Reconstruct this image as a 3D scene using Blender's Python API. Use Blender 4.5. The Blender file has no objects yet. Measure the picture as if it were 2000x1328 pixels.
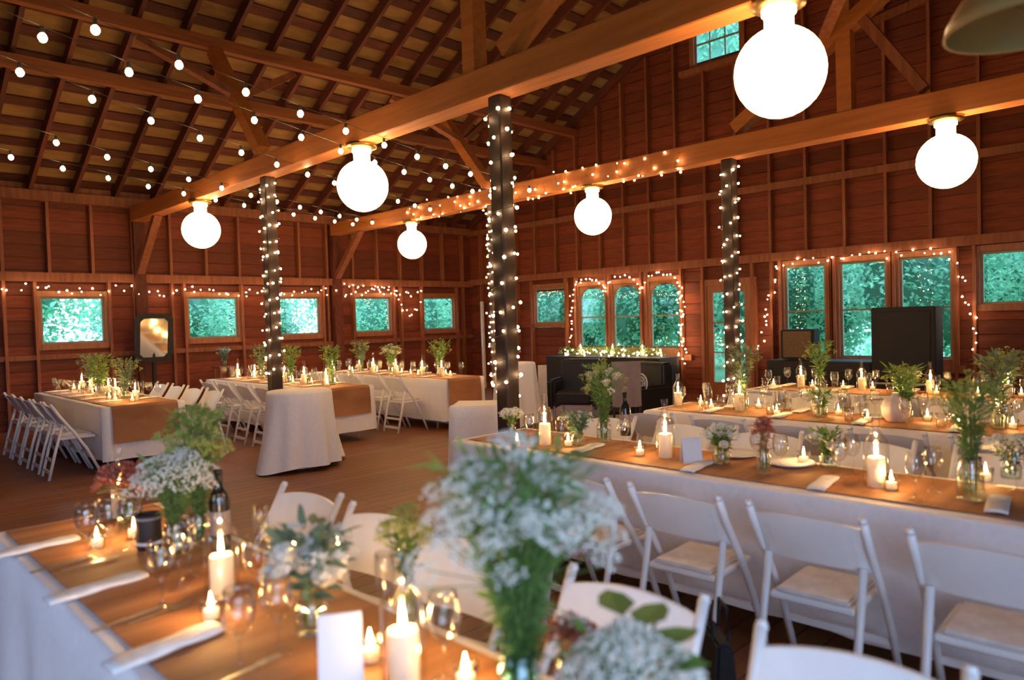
import bpy, bmesh, math, random
from mathutils import Vector, Matrix
random.seed(7)
PI = math.pi
C = bpy.context.scene.collection
sc = bpy.context.scene

# ------------------------------------------------------------------ camera, sky, exposure
H = 1.6
F = 1410.0                                    # focal length in pixels of a 2000 px wide frame
_R = Vector((1420, 81, -F)).normalized()
_L = Vector((-1400, -1, -F)); _L = (_L - _R*_R.dot(_L)).normalized()
_U = _R.cross(_L)
ROT = Matrix((_R, _L, _U))                    # camera axes -> room axes
cam_d = bpy.data.cameras.new('camera'); cam = bpy.data.objects.new('camera', cam_d); C.objects.link(cam)
cam_d.sensor_width = 36; cam_d.lens = 36*F/2000
cam.matrix_world = Matrix.Translation((0, 0, H)) @ ROT.to_4x4()
cam_d.clip_start = 0.05; cam_d.clip_end = 200
cam_d.dof.use_dof = True; cam_d.dof.focus_distance = 8.0; cam_d.dof.aperture_fstop = 1.5
sc.camera = cam

w = bpy.data.worlds.new('overcast_sky'); sc.world = w; w.use_nodes = True
bg = w.node_tree.nodes['Background']
bg.inputs[0].default_value = (0.50, 0.67, 1.0, 1); bg.inputs[1].default_value = 4.2
sc.view_settings.view_transform = 'Standard'; sc.view_settings.look = 'None'
sc.view_settings.gamma = 1; sc.view_settings.use_curve_mapping = False
sc.view_settings.exposure = 1.05

# the open barn doorway behind the photographer lets the daylight in
DOOR = (-2.5, 1.3, 2.7)                       # x0, x1, height, in the near wall
YN, YL, XR, XB = -1.4, 13.4, 11.9, -3.0       # near wall, left wall, right wall, back wall
EAVE, YRIDGE, PITCH = 3.78, 6.0, 0.54
pl = bpy.data.lights.new('doorway_portal', 'AREA'); pl.shape = 'RECTANGLE'
pl.size = DOOR[1]-DOOR[0]; pl.size_y = DOOR[2]; pl.cycles.is_portal = True
po = bpy.data.objects.new('doorway_portal', pl); C.objects.link(po)
p2 = bpy.data.lights.new('added_opening_portal', 'AREA'); p2.shape = 'RECTANGLE'; p2.size = 2.4; p2.size_y = .9; p2.cycles.is_portal = True  # unseen side opening, added to bring more daylight onto the near cloths and chairs
p2o = bpy.data.objects.new('added_opening_portal', p2); C.objects.link(p2o); p2o.location = (XB-.14, 2.6, 1.85); p2o.rotation_euler = (PI/2, 0, -PI/2)
po.location = ((DOOR[0]+DOOR[1])/2, YN-0.05, DOOR[2]/2); po.rotation_euler = (PI/2, 0, 0)

def ray(px, py): return ROT @ Vector((px-1000, 664-py, -F))
def at(px, py, z=0.75):
    d = ray(px, py); s = (z-H)/d.z; return Vector((d.x*s, d.y*s, z))

# ------------------------------------------------------------------ materials
def newmat(name):
    m = bpy.data.materials.new(name); m.use_nodes = True
    nt = m.node_tree; b = nt.nodes['Principled BSDF']; return m, nt, b
def mat(name, col, rough=0.6, metal=0.0, col2=None, scale=8, stretch=(1, 1, 1), bump=0.0, detail=4, wave=None, sss=0.0, trans=None, rnd=0.0):
    m, nt, b = newmat(name); N = nt.nodes.new; K = nt.links.new
    b.inputs['Base Color'].default_value = (*col, 1); b.inputs['Roughness'].default_value = rough
    b.inputs['Metallic'].default_value = metal
    tc = N('ShaderNodeTexCoord'); mp = N('ShaderNodeMapping'); mp.inputs['Scale'].default_value = stretch
    K(tc.outputs['Object'], mp.inputs['Vector'])
    nz = N('ShaderNodeTexNoise'); nz.inputs['Scale'].default_value = scale; nz.inputs['Detail'].default_value = detail
    K(mp.outputs[0], nz.inputs['Vector'])
    c2 = col2 or tuple(c*0.8 for c in col)
    cr = N('ShaderNodeValToRGB'); cr.color_ramp.elements[0].position = 0.32; cr.color_ramp.elements[1].position = 0.68
    cr.color_ramp.elements[0].color = (*c2, 1); cr.color_ramp.elements[1].color = (*col, 1)
    K(nz.outputs['Fac'], cr.inputs[0]); out = cr.outputs[0]
    if rnd:
        oi = N('ShaderNodeObjectInfo'); hs = N('ShaderNodeHueSaturation'); mr = N('ShaderNodeMapRange')
        mr.inputs['To Min'].default_value = 1-rnd; mr.inputs['To Max'].default_value = 1+rnd
        K(oi.outputs['Random'], mr.inputs[0]); K(mr.outputs[0], hs.inputs['Value']); K(out, hs.inputs['Color']); out = hs.outputs[0]
    K(out, b.inputs['Base Color'])
    if bump:
        bp = N('ShaderNodeBump'); bp.inputs['Strength'].default_value = bump; bp.inputs['Distance'].default_value = 0.01
        K(nz.outputs['Fac'], bp.inputs['Height']); K(bp.outputs[0], b.inputs['Normal'])
    if trans:
        tr = N('ShaderNodeBsdfTranslucent'); tr.inputs[0].default_value = (*trans, 1); mx = N('ShaderNodeMixShader'); mx.inputs[0].default_value = 0.4
        o = nt.nodes['Material Output']; K(b.outputs[0], mx.inputs[1]); K(tr.outputs[0], mx.inputs[2]); K(mx.outputs[0], o.inputs[0])
    return m
def emis(name, col, s):
    m = bpy.data.materials.new(name); m.use_nodes = True; nt = m.node_tree
    nt.nodes.remove(nt.nodes['Principled BSDF']); e = nt.nodes.new('ShaderNodeEmission')
    e.inputs[0].default_value = (*col, 1); e.inputs[1].default_value = s
    nt.links.new(e.outputs[0], nt.nodes['Material Output'].inputs[0]); return m
def glass(name, tint=(1, 1, 1), refl=0.12, rough=0.05):
    m = bpy.data.materials.new(name); m.use_nodes = True; nt = m.node_tree; N = nt.nodes.new; K = nt.links.new
    nt.nodes.remove(nt.nodes['Principled BSDF'])
    t = N('ShaderNodeBsdfTransparent'); t.inputs[0].default_value = (*tint, 1)
    g = N('ShaderNodeBsdfGlossy'); g.inputs['Roughness'].default_value = rough
    lw = N('ShaderNodeLayerWeight'); lw.inputs[0].default_value = .5; fr = N('ShaderNodeMath'); fr.operation = 'POWER'; fr.inputs[1].default_value = 2.6
    K(lw.outputs['Facing'], fr.inputs[0]); sc_ = N('ShaderNodeMath'); sc_.operation = 'MULTIPLY'; sc_.inputs[1].default_value = .75; K(fr.outputs[0], sc_.inputs[0]); fr = sc_
    ad = N('ShaderNodeMath'); ad.operation = 'ADD'; ad.use_clamp = True; ad.inputs[1].default_value = refl
    mx = N('ShaderNodeMixShader'); K(fr.outputs[0], ad.inputs[0]); K(ad.outputs[0], mx.inputs[0])
    K(t.outputs[0], mx.inputs[1]); K(g.outputs[0], mx.inputs[2]); K(mx.outputs[0], nt.nodes['Material Output'].inputs[0]); return m

M = {}
M['wallboard'] = mat('red brown wall board', (.21, .04, .012), .75, col2=(.135, .023, .008), scale=3, stretch=(1, 1, 9), bump=.3, rnd=.28)
M['stud'] = mat('rough stud wood', (.32, .10, .045), .7, col2=(.2, .06, .025), scale=4, stretch=(5, 5, .6), bump=.2, rnd=.15)
M['beam'] = mat('sawn orange beam', (.56, .19, .045), .6, col2=(.42, .13, .03), scale=3, stretch=(7, .5, 7), bump=.2)
M['beamx'] = mat('sawn purlin wood', (.30, .095, .03), .6, col2=(.2, .058, .018), scale=3, stretch=(.5, 7, 7), bump=.2)
M['post'] = mat('dark post wood', (.045, .022, .014), .6, col2=(.025, .012, .008), scale=5, stretch=(5, 5, .5), bump=.2)
M['rafter'] = mat('dark rafter wood', (.14, .03, .013), .75, col2=(.085, .018, .01), scale=4, stretch=(5, .6, 2), bump=.2, rnd=.2)
M['deck'] = mat('olive tan shingle underside', (.30, .16, .05), .85, col2=(.20, .095, .032), scale=2.5, stretch=(1, 3, 3), bump=.3, detail=6)
M['sheath'] = mat('dark sheathing board', (.10, .02, .01), .8, col2=(.055, .011, .006), scale=4, stretch=(.6, 5, 5), bump=.2, rnd=.3)
M['frame'] = mat('weathered window frame', (.30, .30, .22), .6, col2=(.22, .2, .15), scale=10)
M['woodframe'] = mat('orange wood window frame', (.38, .14, .06), .55, col2=(.27, .09, .035), scale=6, stretch=(4, 4, .6))
M['pane'] = glass('window glass', (.92, 1, .97), .03, .0)
M['cloth'] = mat('white linen', (.85, .82, .83), .85, col2=(.80, .77, .78), scale=30, bump=.08)
M['chairwhite'] = mat('white resin', (.78, .76, .75), .35, col2=(.74, .72, .71), scale=12)
M['vinyl'] = mat('ivory vinyl seat', (.72, .66, .62), .5, scale=20)
M['napkin'] = mat('white napkin', (.84, .82, .82), .85, scale=25)
M['black'] = mat('black fabric', (.012, .011, .013), .7, scale=8)
M['blackgloss'] = mat('black leather', (.014, .012, .013), .35, scale=8)
M['metal'] = mat('brushed steel', (.55, .53, .5), .3, 1.0)
M['wire'] = mat('black wire', (.02, .015, .012), .6)
M['gwire'] = mat('green wire', (.02, .03, .015), .6)
M['socket'] = mat('dark socket', (.02, .018, .016), .5)
M['brass'] = mat('aged brass', (.5, .33, .13), .35, 1.0)
M['wax'] = mat('cream wax', (.95, .93, .86), .45, col2=(.92, .9, .84), trans=(1, .9, .7))
M['glass'] = glass('clear glass', (.97, .97, .96), .07, .08)
M['bluejar'] = glass('blue mason jar glass', (.62, .88, .92), .08, .03)
M['amber'] = glass('amber glass', (.85, .42, .12), .06, .03)
M['darkglass'] = mat('dark bottle glass', (.012, .014, .012), .12)
M['water'] = glass('jar water', (.85, .93, .88), .04, .0)
M['leaf'] = mat('green leaf', (.16, .30, .075), .55, col2=(.09, .19, .05), scale=9, trans=(.25, .42, .08))
M['feather'] = mat('feathery green', (.22, .38, .12), .6, col2=(.13, .26, .08), scale=9, trans=(.25, .42, .1))
M['eucal'] = mat('grey green leaf', (.23, .33, .24), .6, col2=(.14, .24, .17), scale=9, trans=(.2, .3, .2))
M['stem'] = mat('stem green', (.14, .24, .06), .6)
M['floret'] = mat('white floret', (.95, .93, .91), .8, col2=(.86, .86, .78), scale=30, trans=(.8, .82, .75))
M['yfloret'] = mat('yellow green floret', (.62, .60, .18), .8, col2=(.42, .48, .12), scale=30, trans=(.6, .6, .2))
M['rose'] = mat('white rose petal', (.86, .85, .80), .6, col2=(.78, .76, .68), scale=8, trans=(.85, .82, .75))
M['pink'] = mat('dusty pink petal', (.55, .23, .18), .7, col2=(.36, .13, .09), scale=12, trans=(.6, .25, .2))
M['card'] = mat('white card', (.66, .66, .70), .6, scale=6, col2=(.63, .63, .67))
M['mauve'] = mat('mauve grey panel', (.30, .24, .25), .6)
M['grille'] = mat('brown speaker grille', (.20, .13, .07), .8, col2=(.13, .08, .045), scale=60)
M['stone'] = mat('ribbed pale ceramic', (.62, .53, .50), .6, scale=12)
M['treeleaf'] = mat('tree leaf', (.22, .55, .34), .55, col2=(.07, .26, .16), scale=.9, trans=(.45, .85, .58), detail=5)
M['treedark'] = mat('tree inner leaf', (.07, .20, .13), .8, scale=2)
M['bark'] = mat('bark', (.06, .05, .04), .9, scale=6, bump=.4)
M['grass'] = mat('grass', (.12, .30, .14), .9, scale=3)
M['shade'] = mat('tan enamel shade', (.42, .27, .12), .45, scale=4)
M['pale'] = mat('pale pole', (.68, .60, .56), .6)
M['globe'] = emis('lit milk glass globe', (1, .62, .28), 11)
M['bulb'] = emis('warm festoon bulb', (1, .64, .31), 34)
M['fairy'] = emis('warm fairy bulb', (1, .66, .34), 26)
M['flame'] = emis('candle flame', (1, .58, .2), 45)
# mirror
mm, nt, b = newmat('mirror silvering'); b.inputs['Metallic'].default_value = 1; b.inputs['Roughness'].default_value = .08; b.inputs['Base Color'].default_value = (.8, .8, .76, 1); M['mirror'] = mm
# plank floor
mm, nt, b = newmat('worn plank floor'); N = nt.nodes.new; K = nt.links.new
tc = N('ShaderNodeTexCoord'); br = N('ShaderNodeTexBrick'); br.inputs['Scale'].default_value = 1
br.inputs['Brick Width'].default_value = 3.6; br.inputs['Row Height'].default_value = .14; br.inputs['Mortar Size'].default_value = .004
br.inputs['Color1'].default_value = (.24, .09, .03, 1); br.inputs['Color2'].default_value = (.17, .062, .02, 1); br.inputs['Mortar'].default_value = (.03, .012, .006, 1)
K(tc.outputs['Object'], br.inputs['Vector'])
mp = N('ShaderNodeMapping'); mp.inputs['Scale'].default_value = (.8, 14, 1); K(tc.outputs['Object'], mp.inputs[0])
nz = N('ShaderNodeTexNoise'); nz.inputs['Scale'].default_value = 2; nz.inputs['Detail'].default_value = 6; K(mp.outputs[0], nz.inputs[0])
mx = N('ShaderNodeMix'); mx.data_type = 'RGBA'; mx.blend_type = 'MULTIPLY'; mx.inputs[0].default_value = .6
K(br.outputs['Color'], mx.inputs[6]); K(nz.outputs['Color'], mx.inputs[7])
hs = N('ShaderNodeHueSaturation'); hs.inputs['Value'].default_value = 1.6; hs.inputs['Saturation'].default_value = 1.0; K(mx.outputs[2], hs.inputs['Color'])
K(hs.outputs[0], b.inputs['Base Color']); b.inputs['Roughness'].default_value = .5
bp = N('ShaderNodeBump'); bp.inputs['Strength'].default_value = .25; bp.inputs['Distance'].default_value = .004; K(br.outputs['Fac'], bp.inputs['Height']); bp.invert = True
K(bp.outputs[0], b.inputs['Normal']); M['floor'] = mm
# kraft / burlap runner with cross creases
mm, nt, b = newmat('brown burlap runner'); N = nt.nodes.new; K = nt.links.new
tc = N('ShaderNodeTexCoord'); mp = N('ShaderNodeMapping'); mp.inputs['Scale'].default_value = (.5, 5, 1); K(tc.outputs['Object'], mp.inputs[0])
nz = N('ShaderNodeTexNoise'); nz.inputs['Scale'].default_value = 2.2; nz.inputs['Detail'].default_value = 5; K(mp.outputs[0], nz.inputs[0])
cr = N('ShaderNodeValToRGB'); cr.color_ramp.elements[0].color = (.27, .105, .035, 1); cr.color_ramp.elements[1].color = (.47, .215, .085, 1)
cr.color_ramp.elements[0].position = .35; cr.color_ramp.elements[1].position = .65
K(nz.outputs['Fac'], cr.inputs[0]); K(cr.outputs[0], b.inputs['Base Color']); b.inputs['Roughness'].default_value = .7
bp = N('ShaderNodeBump'); bp.inputs['Strength'].default_value = .5; bp.inputs['Distance'].default_value = .01; K(nz.outputs['Fac'], bp.inputs['Height']); K(bp.outputs[0], b.inputs['Normal'])
M['burlap'] = mm

# ------------------------------------------------------------------ mesh helpers
class MB:
    def __init__(s): s.v = []; s.f = []
    def add(s, vs, fs):
        o = len(s.v); s.v += [tuple(v) for v in vs]; s.f += [tuple(i+o for i in f) for f in fs]; return s
    def box(s, x0, x1, y0, y1, z0, z1):
        return s.add([(x, y, z) for z in (z0, z1) for y in (y0, y1) for x in (x0, x1)],
                     [(0, 2, 3, 1), (4, 5, 7, 6), (0, 1, 5, 4), (2, 6, 7, 3), (0, 4, 6, 2), (1, 3, 7, 5)])
    def bar(s, a, b, w, h, up=(0, 0, 1)):
        a = Vector(a); b = Vector(b); d = (b-a).normalized(); up = Vector(up)
        if abs(d.dot(up)) > .98: up = Vector((1, 0, 0))
        r = d.cross(up).normalized()*w/2; u = r.normalized().cross(d)*h/2
        vs = [p+i*r+j*u for p in (a, b) for i, j in ((-1, -1), (1, -1), (1, 1), (-1, 1))]
        return s.add(vs, [(0, 1, 2, 3), (7, 6, 5, 4), (0, 4, 5, 1), (1, 5, 6, 2), (2, 6, 7, 3), (3, 7, 4, 0)])
    def tube(s, pts, r, n=6, r2=None):
        pts = [Vector(p) for p in pts]; o = len(s.v); k = len(pts)
        for i, p in enumerate(pts):
            d = (pts[min(i+1, k-1)]-pts[max(i-1, 0)]).normalized()
            a = Vector((0, 0, 1)) if abs(d.z) < .9 else Vector((1, 0, 0))
            u = d.cross(a).normalized(); v = d.cross(u); rr = r if r2 is None else r+(r2-r)*i/(k-1)
            s.v += [tuple(p+rr*(math.cos(t)*u+math.sin(t)*v)) for t in [2*PI*j/n for j in range(n)]]
        for i in range(k-1):
            for j in range(n): s.f.append((o+i*n+j, o+i*n+(j+1) % n, o+(i+1)*n+(j+1) % n, o+(i+1)*n+j))
        s.f.append(tuple(o+j for j in range(n))[::-1]); s.f.append(tuple(o+(k-1)*n+j for j in range(n))); return s
    def lathe(s, prof, n=16, c=(0, 0, 0), ribs=0):
        o = len(s.v); k = len(prof)
        for r, z in prof:
            for j in range(n):
                t = 2*PI*j/n; q = r*(1+ribs*math.cos(8*t)); s.v.append((c[0]+q*math.cos(t), c[1]+q*math.sin(t), c[2]+z))
        for i in range(k-1):
            for j in range(n): s.f.append((o+i*n+j, o+i*n+(j+1) % n, o+(i+1)*n+(j+1) % n, o+(i+1)*n+j))
        if prof[0][0] > 1e-4 and prof[0][0] < 9: pass
        return s
    def octa(s, c, r):
        x, y, z = c
        return s.add([(x+r, y, z), (x, y+r, z), (x-r, y, z), (x, y-r, z), (x, y, z+r), (x, y, z-r)],
                     [(0, 1, 4), (1, 2, 4), (2, 3, 4), (3, 0, 4), (1, 0, 5), (2, 1, 5), (3, 2, 5), (0, 3, 5)])
    def leaf(s, base, d, n, L, W):
        base = Vector(base); d = Vector(d).normalized(); sd = d.cross(Vector(n))
        if sd.length < 1e-3: sd = d.cross(Vector((1, 0, .1)))
        sd.normalize(); nn = sd.cross(d)
        p = [base, base+d*L*.35+sd*W/2, base+d*L*.35-sd*W/2, base+d*L*.72+sd*W*.36-nn*L*.05, base+d*L*.72-sd*W*.36-nn*L*.05, base+d*L-nn*L*.12, base+d*L*.5-nn*W*.15]
        return s.add(p, [(0, 1, 6), (0, 6, 2), (1, 3, 6), (6, 4, 2), (3, 5, 6), (6, 5, 4)])
    def mesh(s, name, m, smooth=False):
        me = bpy.data.meshes.new(name); me.from_pydata(s.v, [], s.f); me.materials.append(M[m] if isinstance(m, str) else m)
        if smooth: me.polygons.foreach_set('use_smooth', [True]*len(me.polygons))
        me.update(); return me
    def build(s, name, m, parent=None, smooth=False, loc=None, kind=None):
        return obj(name, s.mesh(name, m, smooth), parent, loc, kind)
def obj(name, me, parent=None, loc=None, kind=None, rot=None, scl=None):
    o = bpy.data.objects.new(name, me); C.objects.link(o)
    if parent is not None: o.parent = parent
    if loc is not None: o.location = loc
    if rot is not None: o.rotation_euler = rot
    if scl is not None: o.scale = (scl,)*3 if not hasattr(scl, '__len__') else scl
    if kind: o['kind'] = kind
    return o
def bevel(me, wdt, seg=2):
    bm = bmesh.new(); bm.from_mesh(me); bmesh.ops.bevel(bm, geom=bm.edges[:], offset=wdt, segments=seg, affect='EDGES', clamp_overlap=True)
    bm.to_mesh(me); bm.free(); return me
def tag(o, label, cat, group=None, kind=None):
    o['label'] = label; o['category'] = cat
    if group: o['group'] = group
    if kind: o['kind'] = kind
    return o
def thing(name, label, cat, loc=(0, 0, 0), rz=0, group=None):
    o = bpy.data.objects.new(name, None); C.objects.link(o); o.empty_display_size = .1
    o.location = loc; o.rotation_euler = (0, 0, rz); return tag(o, label, cat, group)
def copy_tree(o, parent=None):
    c = o.copy(); C.objects.link(c); c.parent = parent
    for ch in KIDS.get(o.name, None) or [x for x in o.children]: copy_tree(ch, c)
    return c
KIDS = {}
USED = set()
def place(proto, loc, rz, label, group=None, scl=1.0, cat=None):
    """first call uses the prototype itself, later calls copy it with its parts"""
    if proto.name not in USED: USED.add(proto.name); o = proto
    else: o = copy_tree(proto)
    o.location = loc; o.rotation_euler = (0, 0, rz); o.scale = (scl,)*3
    o['label'] = label
    if group: o['group'] = group
    return o

# ------------------------------------------------------------------ setting: floor, walls, roof
def roofz(y): return EAVE+PITCH*((YL-y) if y > YRIDGE else (YL-YRIDGE)-(YRIDGE-y)*1.0 if False else ((YL-YRIDGE)-(YRIDGE-y)))
fl = MB().box(XB-.2, XR+.2, YN-.2, YL+.2, -.12, 0).build('floor', 'floor', kind='structure')
gr = MB().box(-45, 60, -45, 60, -.5, -.14).build('ground', 'grass', kind='structure')

# left wall windows: x0, x1 ; z 1.42-2.17
LW = [(2.77, 3.69), (5.05, 5.97), (6.78, 7.70), (8.55, 9.47), (10.40, 11.32)]
ZL0, ZL1 = 1.42, 2.18
# right wall openings: y0, y1, z0, z1
RW = [(10.30, 11.20, 1.50, 2.28), (9.20, 9.90, .94, 2.26), (8.34, 9.02, .94, 2.26), (7.44, 8.12, .94, 2.26),
      (4.72, 5.40, .84, 2.36), (3.80, 4.50, .84, 2.36), (2.92, 3.62, .84, 2.36), (1.55, 2.57, 1.62, 2.36), (6.12, 7.02, 6.12, 6.90)]
RD = (6.02, 6.86, 0.0, 2.12)
def rowsegs(u0, u1, zc, holes):
    segs = [(u0, u1)]
    for a, b2, z0, z1 in holes:
        if z0 <= zc <= z1:
            out = []
            for s0, s1 in segs:
                if b2 <= s0 or a >= s1: out.append((s0, s1)); continue
                if a > s0: out.append((s0, a))
                if b2 < s1: out.append((b2, s1))
            segs = out
    return segs
def board_mesh(length, horiz='x'):
    m = MB()
    if horiz == 'x': m.box(0, length, -.012, .012, -.092, .092); m.box(0, length, .012, .022, -.1, .1)
    else: m.box(-.012, .012, 0, length, -.092, .092); m.box(.012, .022, 0, length, -.1, .1)
    return m.mesh('board', 'wallboard')
# left wall
wl = MB(); wl.box(XB, XR, YL-.14, YL+.02, 0, .1); wl.box(XB, XR, YL-.18, YL+.02, EAVE-.1, EAVE+.06); wl.box(XB, XR+.1, YL, YL+.04, EAVE+.05, EAVE+.2)
wall_left = wl.build('wall_left', 'stud', kind='structure')
lh = [(a, b2, ZL0, ZL1) for a, b2 in LW]
for i in range(19):
    zc = .1+i*.2
    for s0, s1 in rowsegs(0.6, XR+.05, zc, lh):
        obj('board', board_mesh(s1-s0), wall_left, (s0, YL+.02+random.uniform(-.003, .003), zc))
MB().box(XB, .6, YL, YL+.04, 0, EAVE).build('sheathing_panel', 'wallboard', wall_left)
stud_lo = MB().box(-.022, .022, -.1, 0, .1, 2.42).mesh('stud', 'stud'); stud_hi = MB().box(-.022, .022, -.1, 0, 2.56, EAVE-.1).mesh('stud', 'stud')
k = 0; x = 1.05
while x < XR-.1:
    obj('stud', stud_hi, wall_left, (x, YL-.002, 0))
    if not any(a-.08 < x < b2+.08 for a, b2 in LW): obj('stud', stud_lo, wall_left, (x, YL-.002, 0))
    x += .62
for a, b2 in LW:
    for xx in (a-.07, b2+.07): obj('jamb_stud', stud_lo, wall_left, (xx, YL-.003, 0))
MB().box(XB, XR, YL-.12, YL, 2.42, 2.56).build('girt', 'stud', wall_left)
MB().box(.7, XR, YL-.08, YL-.005, 1.18, 1.26).build('girt', 'stud', wall_left)
# right wall (gable)
wr = MB(); wr.box(XR-.02, XR+.14, YN, RD[0], 0, .1); wr.box(XR-.02, XR+.14, RD[1], YL, 0, .1)
wall_right = wr.build('wall_right', 'stud', kind='structure')
rh = RW+[RD]
for i in range(40):
    zc = .1+i*.2
    if zc > roofz(YRIDGE)-.05: break
    ya, yb = YN, YL+.05
    if zc > EAVE: ya = YN+(zc-EAVE-.12)/PITCH; yb = YL-(zc-EAVE-.12)/PITCH
    if yb-ya < .2: continue
    for s0, s1 in rowsegs(ya, yb, zc, rh):
        obj('board', board_mesh(s1-s0, 'y'), wall_right, (XR+.02+random.uniform(-.003, .003), s0, zc))
y = YN+.3
def studbox(y, z0, z1): return MB().box(XR-.1, XR-.002, y-.022, y+.022, z0, z1)
while y < YL-.1:
    zt = roofz(y)-.1
    if not any(a-.08 < y < b2+.08 for a, b2, z0, z1 in rh if z0 < 3): studbox(y, .1, 2.46).build('stud', 'stud', wall_right)
    studbox(y, 2.60, 3.66).build('stud', 'stud', wall_right)
    if 6.12-.08 < y < 7.02+.08: studbox(y, 3.78, 6.03).build('stud', 'stud', wall_right)
    elif zt > 3.8: studbox(y, 3.78, zt).build('stud', 'stud', wall_right)
    y += .61
for a, b2, z0, z1 in rh:
    if z0 < 3:
        for yy in (a-.06, b2+.06): studbox(yy, .1, 2.46).build('jamb_stud', 'stud', wall_right)
MB().box(XR-.12, XR-.001, YN, YL, 2.46, 2.60).build('girt', 'stud', wall_right)
MB().box(XR-.12, XR-.001, YN, YL, 3.66, 3.78).build('girt', 'stud', wall_right)
MB().box(XR-.12, XR-.001, 5.8, 7.3, 5.98, 6.08).build('girt', 'stud', wall_right)
# near wall with the barn doorway, back wall with an unseen opening added for more daylight
wn = MB(); wn.box(XB, DOOR[0], YN-.12, YN, 0, EAVE); wn.box(DOOR[1], XR, YN-.12, YN, 0, EAVE); wn.box(DOOR[0], DOOR[1], YN-.12, YN, DOOR[2], EAVE)
wn.build('wall_near', 'wallboard', kind='structure')
wb = MB(); wb.box(XB-.12, XB, YN, 1.4, 0, EAVE); wb.box(XB-.12, XB, 3.8, YL, 0, EAVE); wb.box(XB-.12, XB, 1.4, 3.8, 0, 1.4); wb.box(XB-.12, XB, 1.4, 3.8, 2.3, EAVE)
wb.add([(XB-.12, YN, EAVE), (XB-.12, YL, EAVE), (XB-.12, YRIDGE, roofz(YRIDGE)), (XB, YN, EAVE), (XB, YL, EAVE), (XB, YRIDGE, roofz(YRIDGE))], [(0, 1, 2), (3, 5, 4), (0, 2, 5, 3), (1, 4, 5, 2)])
wb.build('wall_back', 'wallboard', kind='structure')
# roof
def slab(m, y0, z0, y1, z1, x0, x1, t):
    m.add([(x0, y0, z0), (x1, y0, z0), (x1, y1, z1), (x0, y1, z1), (x0, y0, z0+t), (x1, y0, z0+t), (x1, y1, z1+t), (x0, y1, z1+t)],
          [(0, 1, 2, 3), (4, 7, 6, 5), (0, 4, 5, 1), (2, 6, 7, 3), (1, 5, 6, 2), (0, 3, 7, 4)])
ce = MB(); OV = .5; ZR = roofz(YRIDGE)+.2
slab(ce, YL+OV, EAVE+.2-PITCH*OV, YRIDGE, ZR, XB-.4, XR+.4, .06); slab(ce, YN-OV, EAVE+.2-PITCH*OV, YRIDGE, ZR, XB-.4, XR+.4, .06)
ceiling = ce.build('ceiling', 'deck', kind='structure')
ang = math.atan(PITCH); cs, sn = math.cos(ang), math.sin(ang)
SL = (YL-YRIDGE)/cs
shm = MB().box(0, XR-XB+.2, -.085, .085, -.03, -.004).mesh('sheathing_board', 'sheath')
sh2 = MB().box(0, XR-XB+.2, -.085, .085, -.03, -.004).mesh('sheathing_board', 'sheath')
for s in range(21):
    d = .1+s*.42
    if d > SL: break
    obj('sheathing_board', shm, ceiling, (XB-.1, YL-d*cs, EAVE+.2+d*sn), rot=(-ang, 0, 0))
    obj('sheathing_board', sh2, ceiling, (XB-.1, YN+d*cs, EAVE+.2+d*sn), rot=(ang, 0, 0))
rm = MB().box(-.028, .028, -SL-.05, .35, -.20, -.032).mesh('rafter', 'rafter')
rm2 = MB().box(-.028, .028, -.35, SL+.05, -.20, -.032).mesh('rafter', 'rafter')
x = XB+.2
while x < XR:
    obj('rafter', rm, ceiling, (x, YL, EAVE+.2), rot=(-ang, 0, 0)); obj('rafter', rm2, ceiling, (x, YN, EAVE+.2), rot=(ang, 0, 0)); x += .61

# timber frame
X0, X1, X2 = .40, 4.23, 8.06
PY = [.18, 4.33, 8.48, 12.6]
def beamY(x, label):
    me = MB().box(-.11, .11, YN, YL-.12, 0, .25).mesh('tie_beam', 'beam'); bevel(me, .008, 1)
    return tag(obj('tie_beam', me, loc=(x, 0, 3.45)), label, 'beam', 'long timber beams carrying the globe lamps')
beamY(X1, 'long orange timber beam with three globe lamps, crossing above the tall light-wrapped post')
beamY(X2, 'long timber beam nearer the gable wall, wound with fairy lights along its middle')
beamY(X0, 'timber beam above the photographer that the festoon strings start from')
def purlin(y, z, label):
    me = MB().box(XB, XR, -.06, .06, -.06, .10).mesh('purlin', 'beamx')
    tag(obj('purlin', me, loc=(0, y, z)), label, 'beam', 'purlins under the left roof slope')
purlin(10.80, 4.99, 'lower purlin under the left roof slope, lit by the festoon bulbs')
purlin(9.90, 5.47, 'upper purlin high under the left roof slope')
purlin(1.9, 5.25, 'purlin under the dark roof slope at the right')
for xx, nm in ((X1, 'the near beam'), (X2, 'the far beam')):
    for (ya, yb, zt) in ((8.52, 9.88, 5.38), (4.29, 2.0, 5.2)):
        w1 = 'left roof slope' if yb > 9 else 'right roof slope'
        tag(MB().bar((xx, ya+(.06 if yb > ya else -.06), 3.79), (xx, yb, zt), .15, .17, (1, 0, 0)).build('canted_strut', 'beam'), 'leaning strut from %s up to the purlin of the %s' % (nm, w1), 'strut', 'leaning roof struts')
        ym = (ya+yb)/2; zm = (3.7+zt)/2+.1
        for sgn in (-1, 1):
            tag(MB().bar((xx+sgn*.08, ym, zm), (xx+sgn*1.05, ym+(yb-ya)*.36, zm+(zt-3.7)*.36), .09, .11, (0, 1, 0)).build('knee_brace', 'stud'),
                'knee brace, %s side, strut from %s to the %s' % ('left' if sgn < 0 else 'right', nm, w1), 'brace', 'knee braces on the roof struts')
    yk = 4.62 if xx == X1 else 2.95
    tag(MB().bar((xx, yk, 3.71), (xx, yk+.02, roofz(yk)-.02), .15, .15, (1, 0, 0)).build('king_post', 'beam'), 'upright timber rising from %s to the roof' % nm, 'post', 'uprights between beams and roof')
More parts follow.
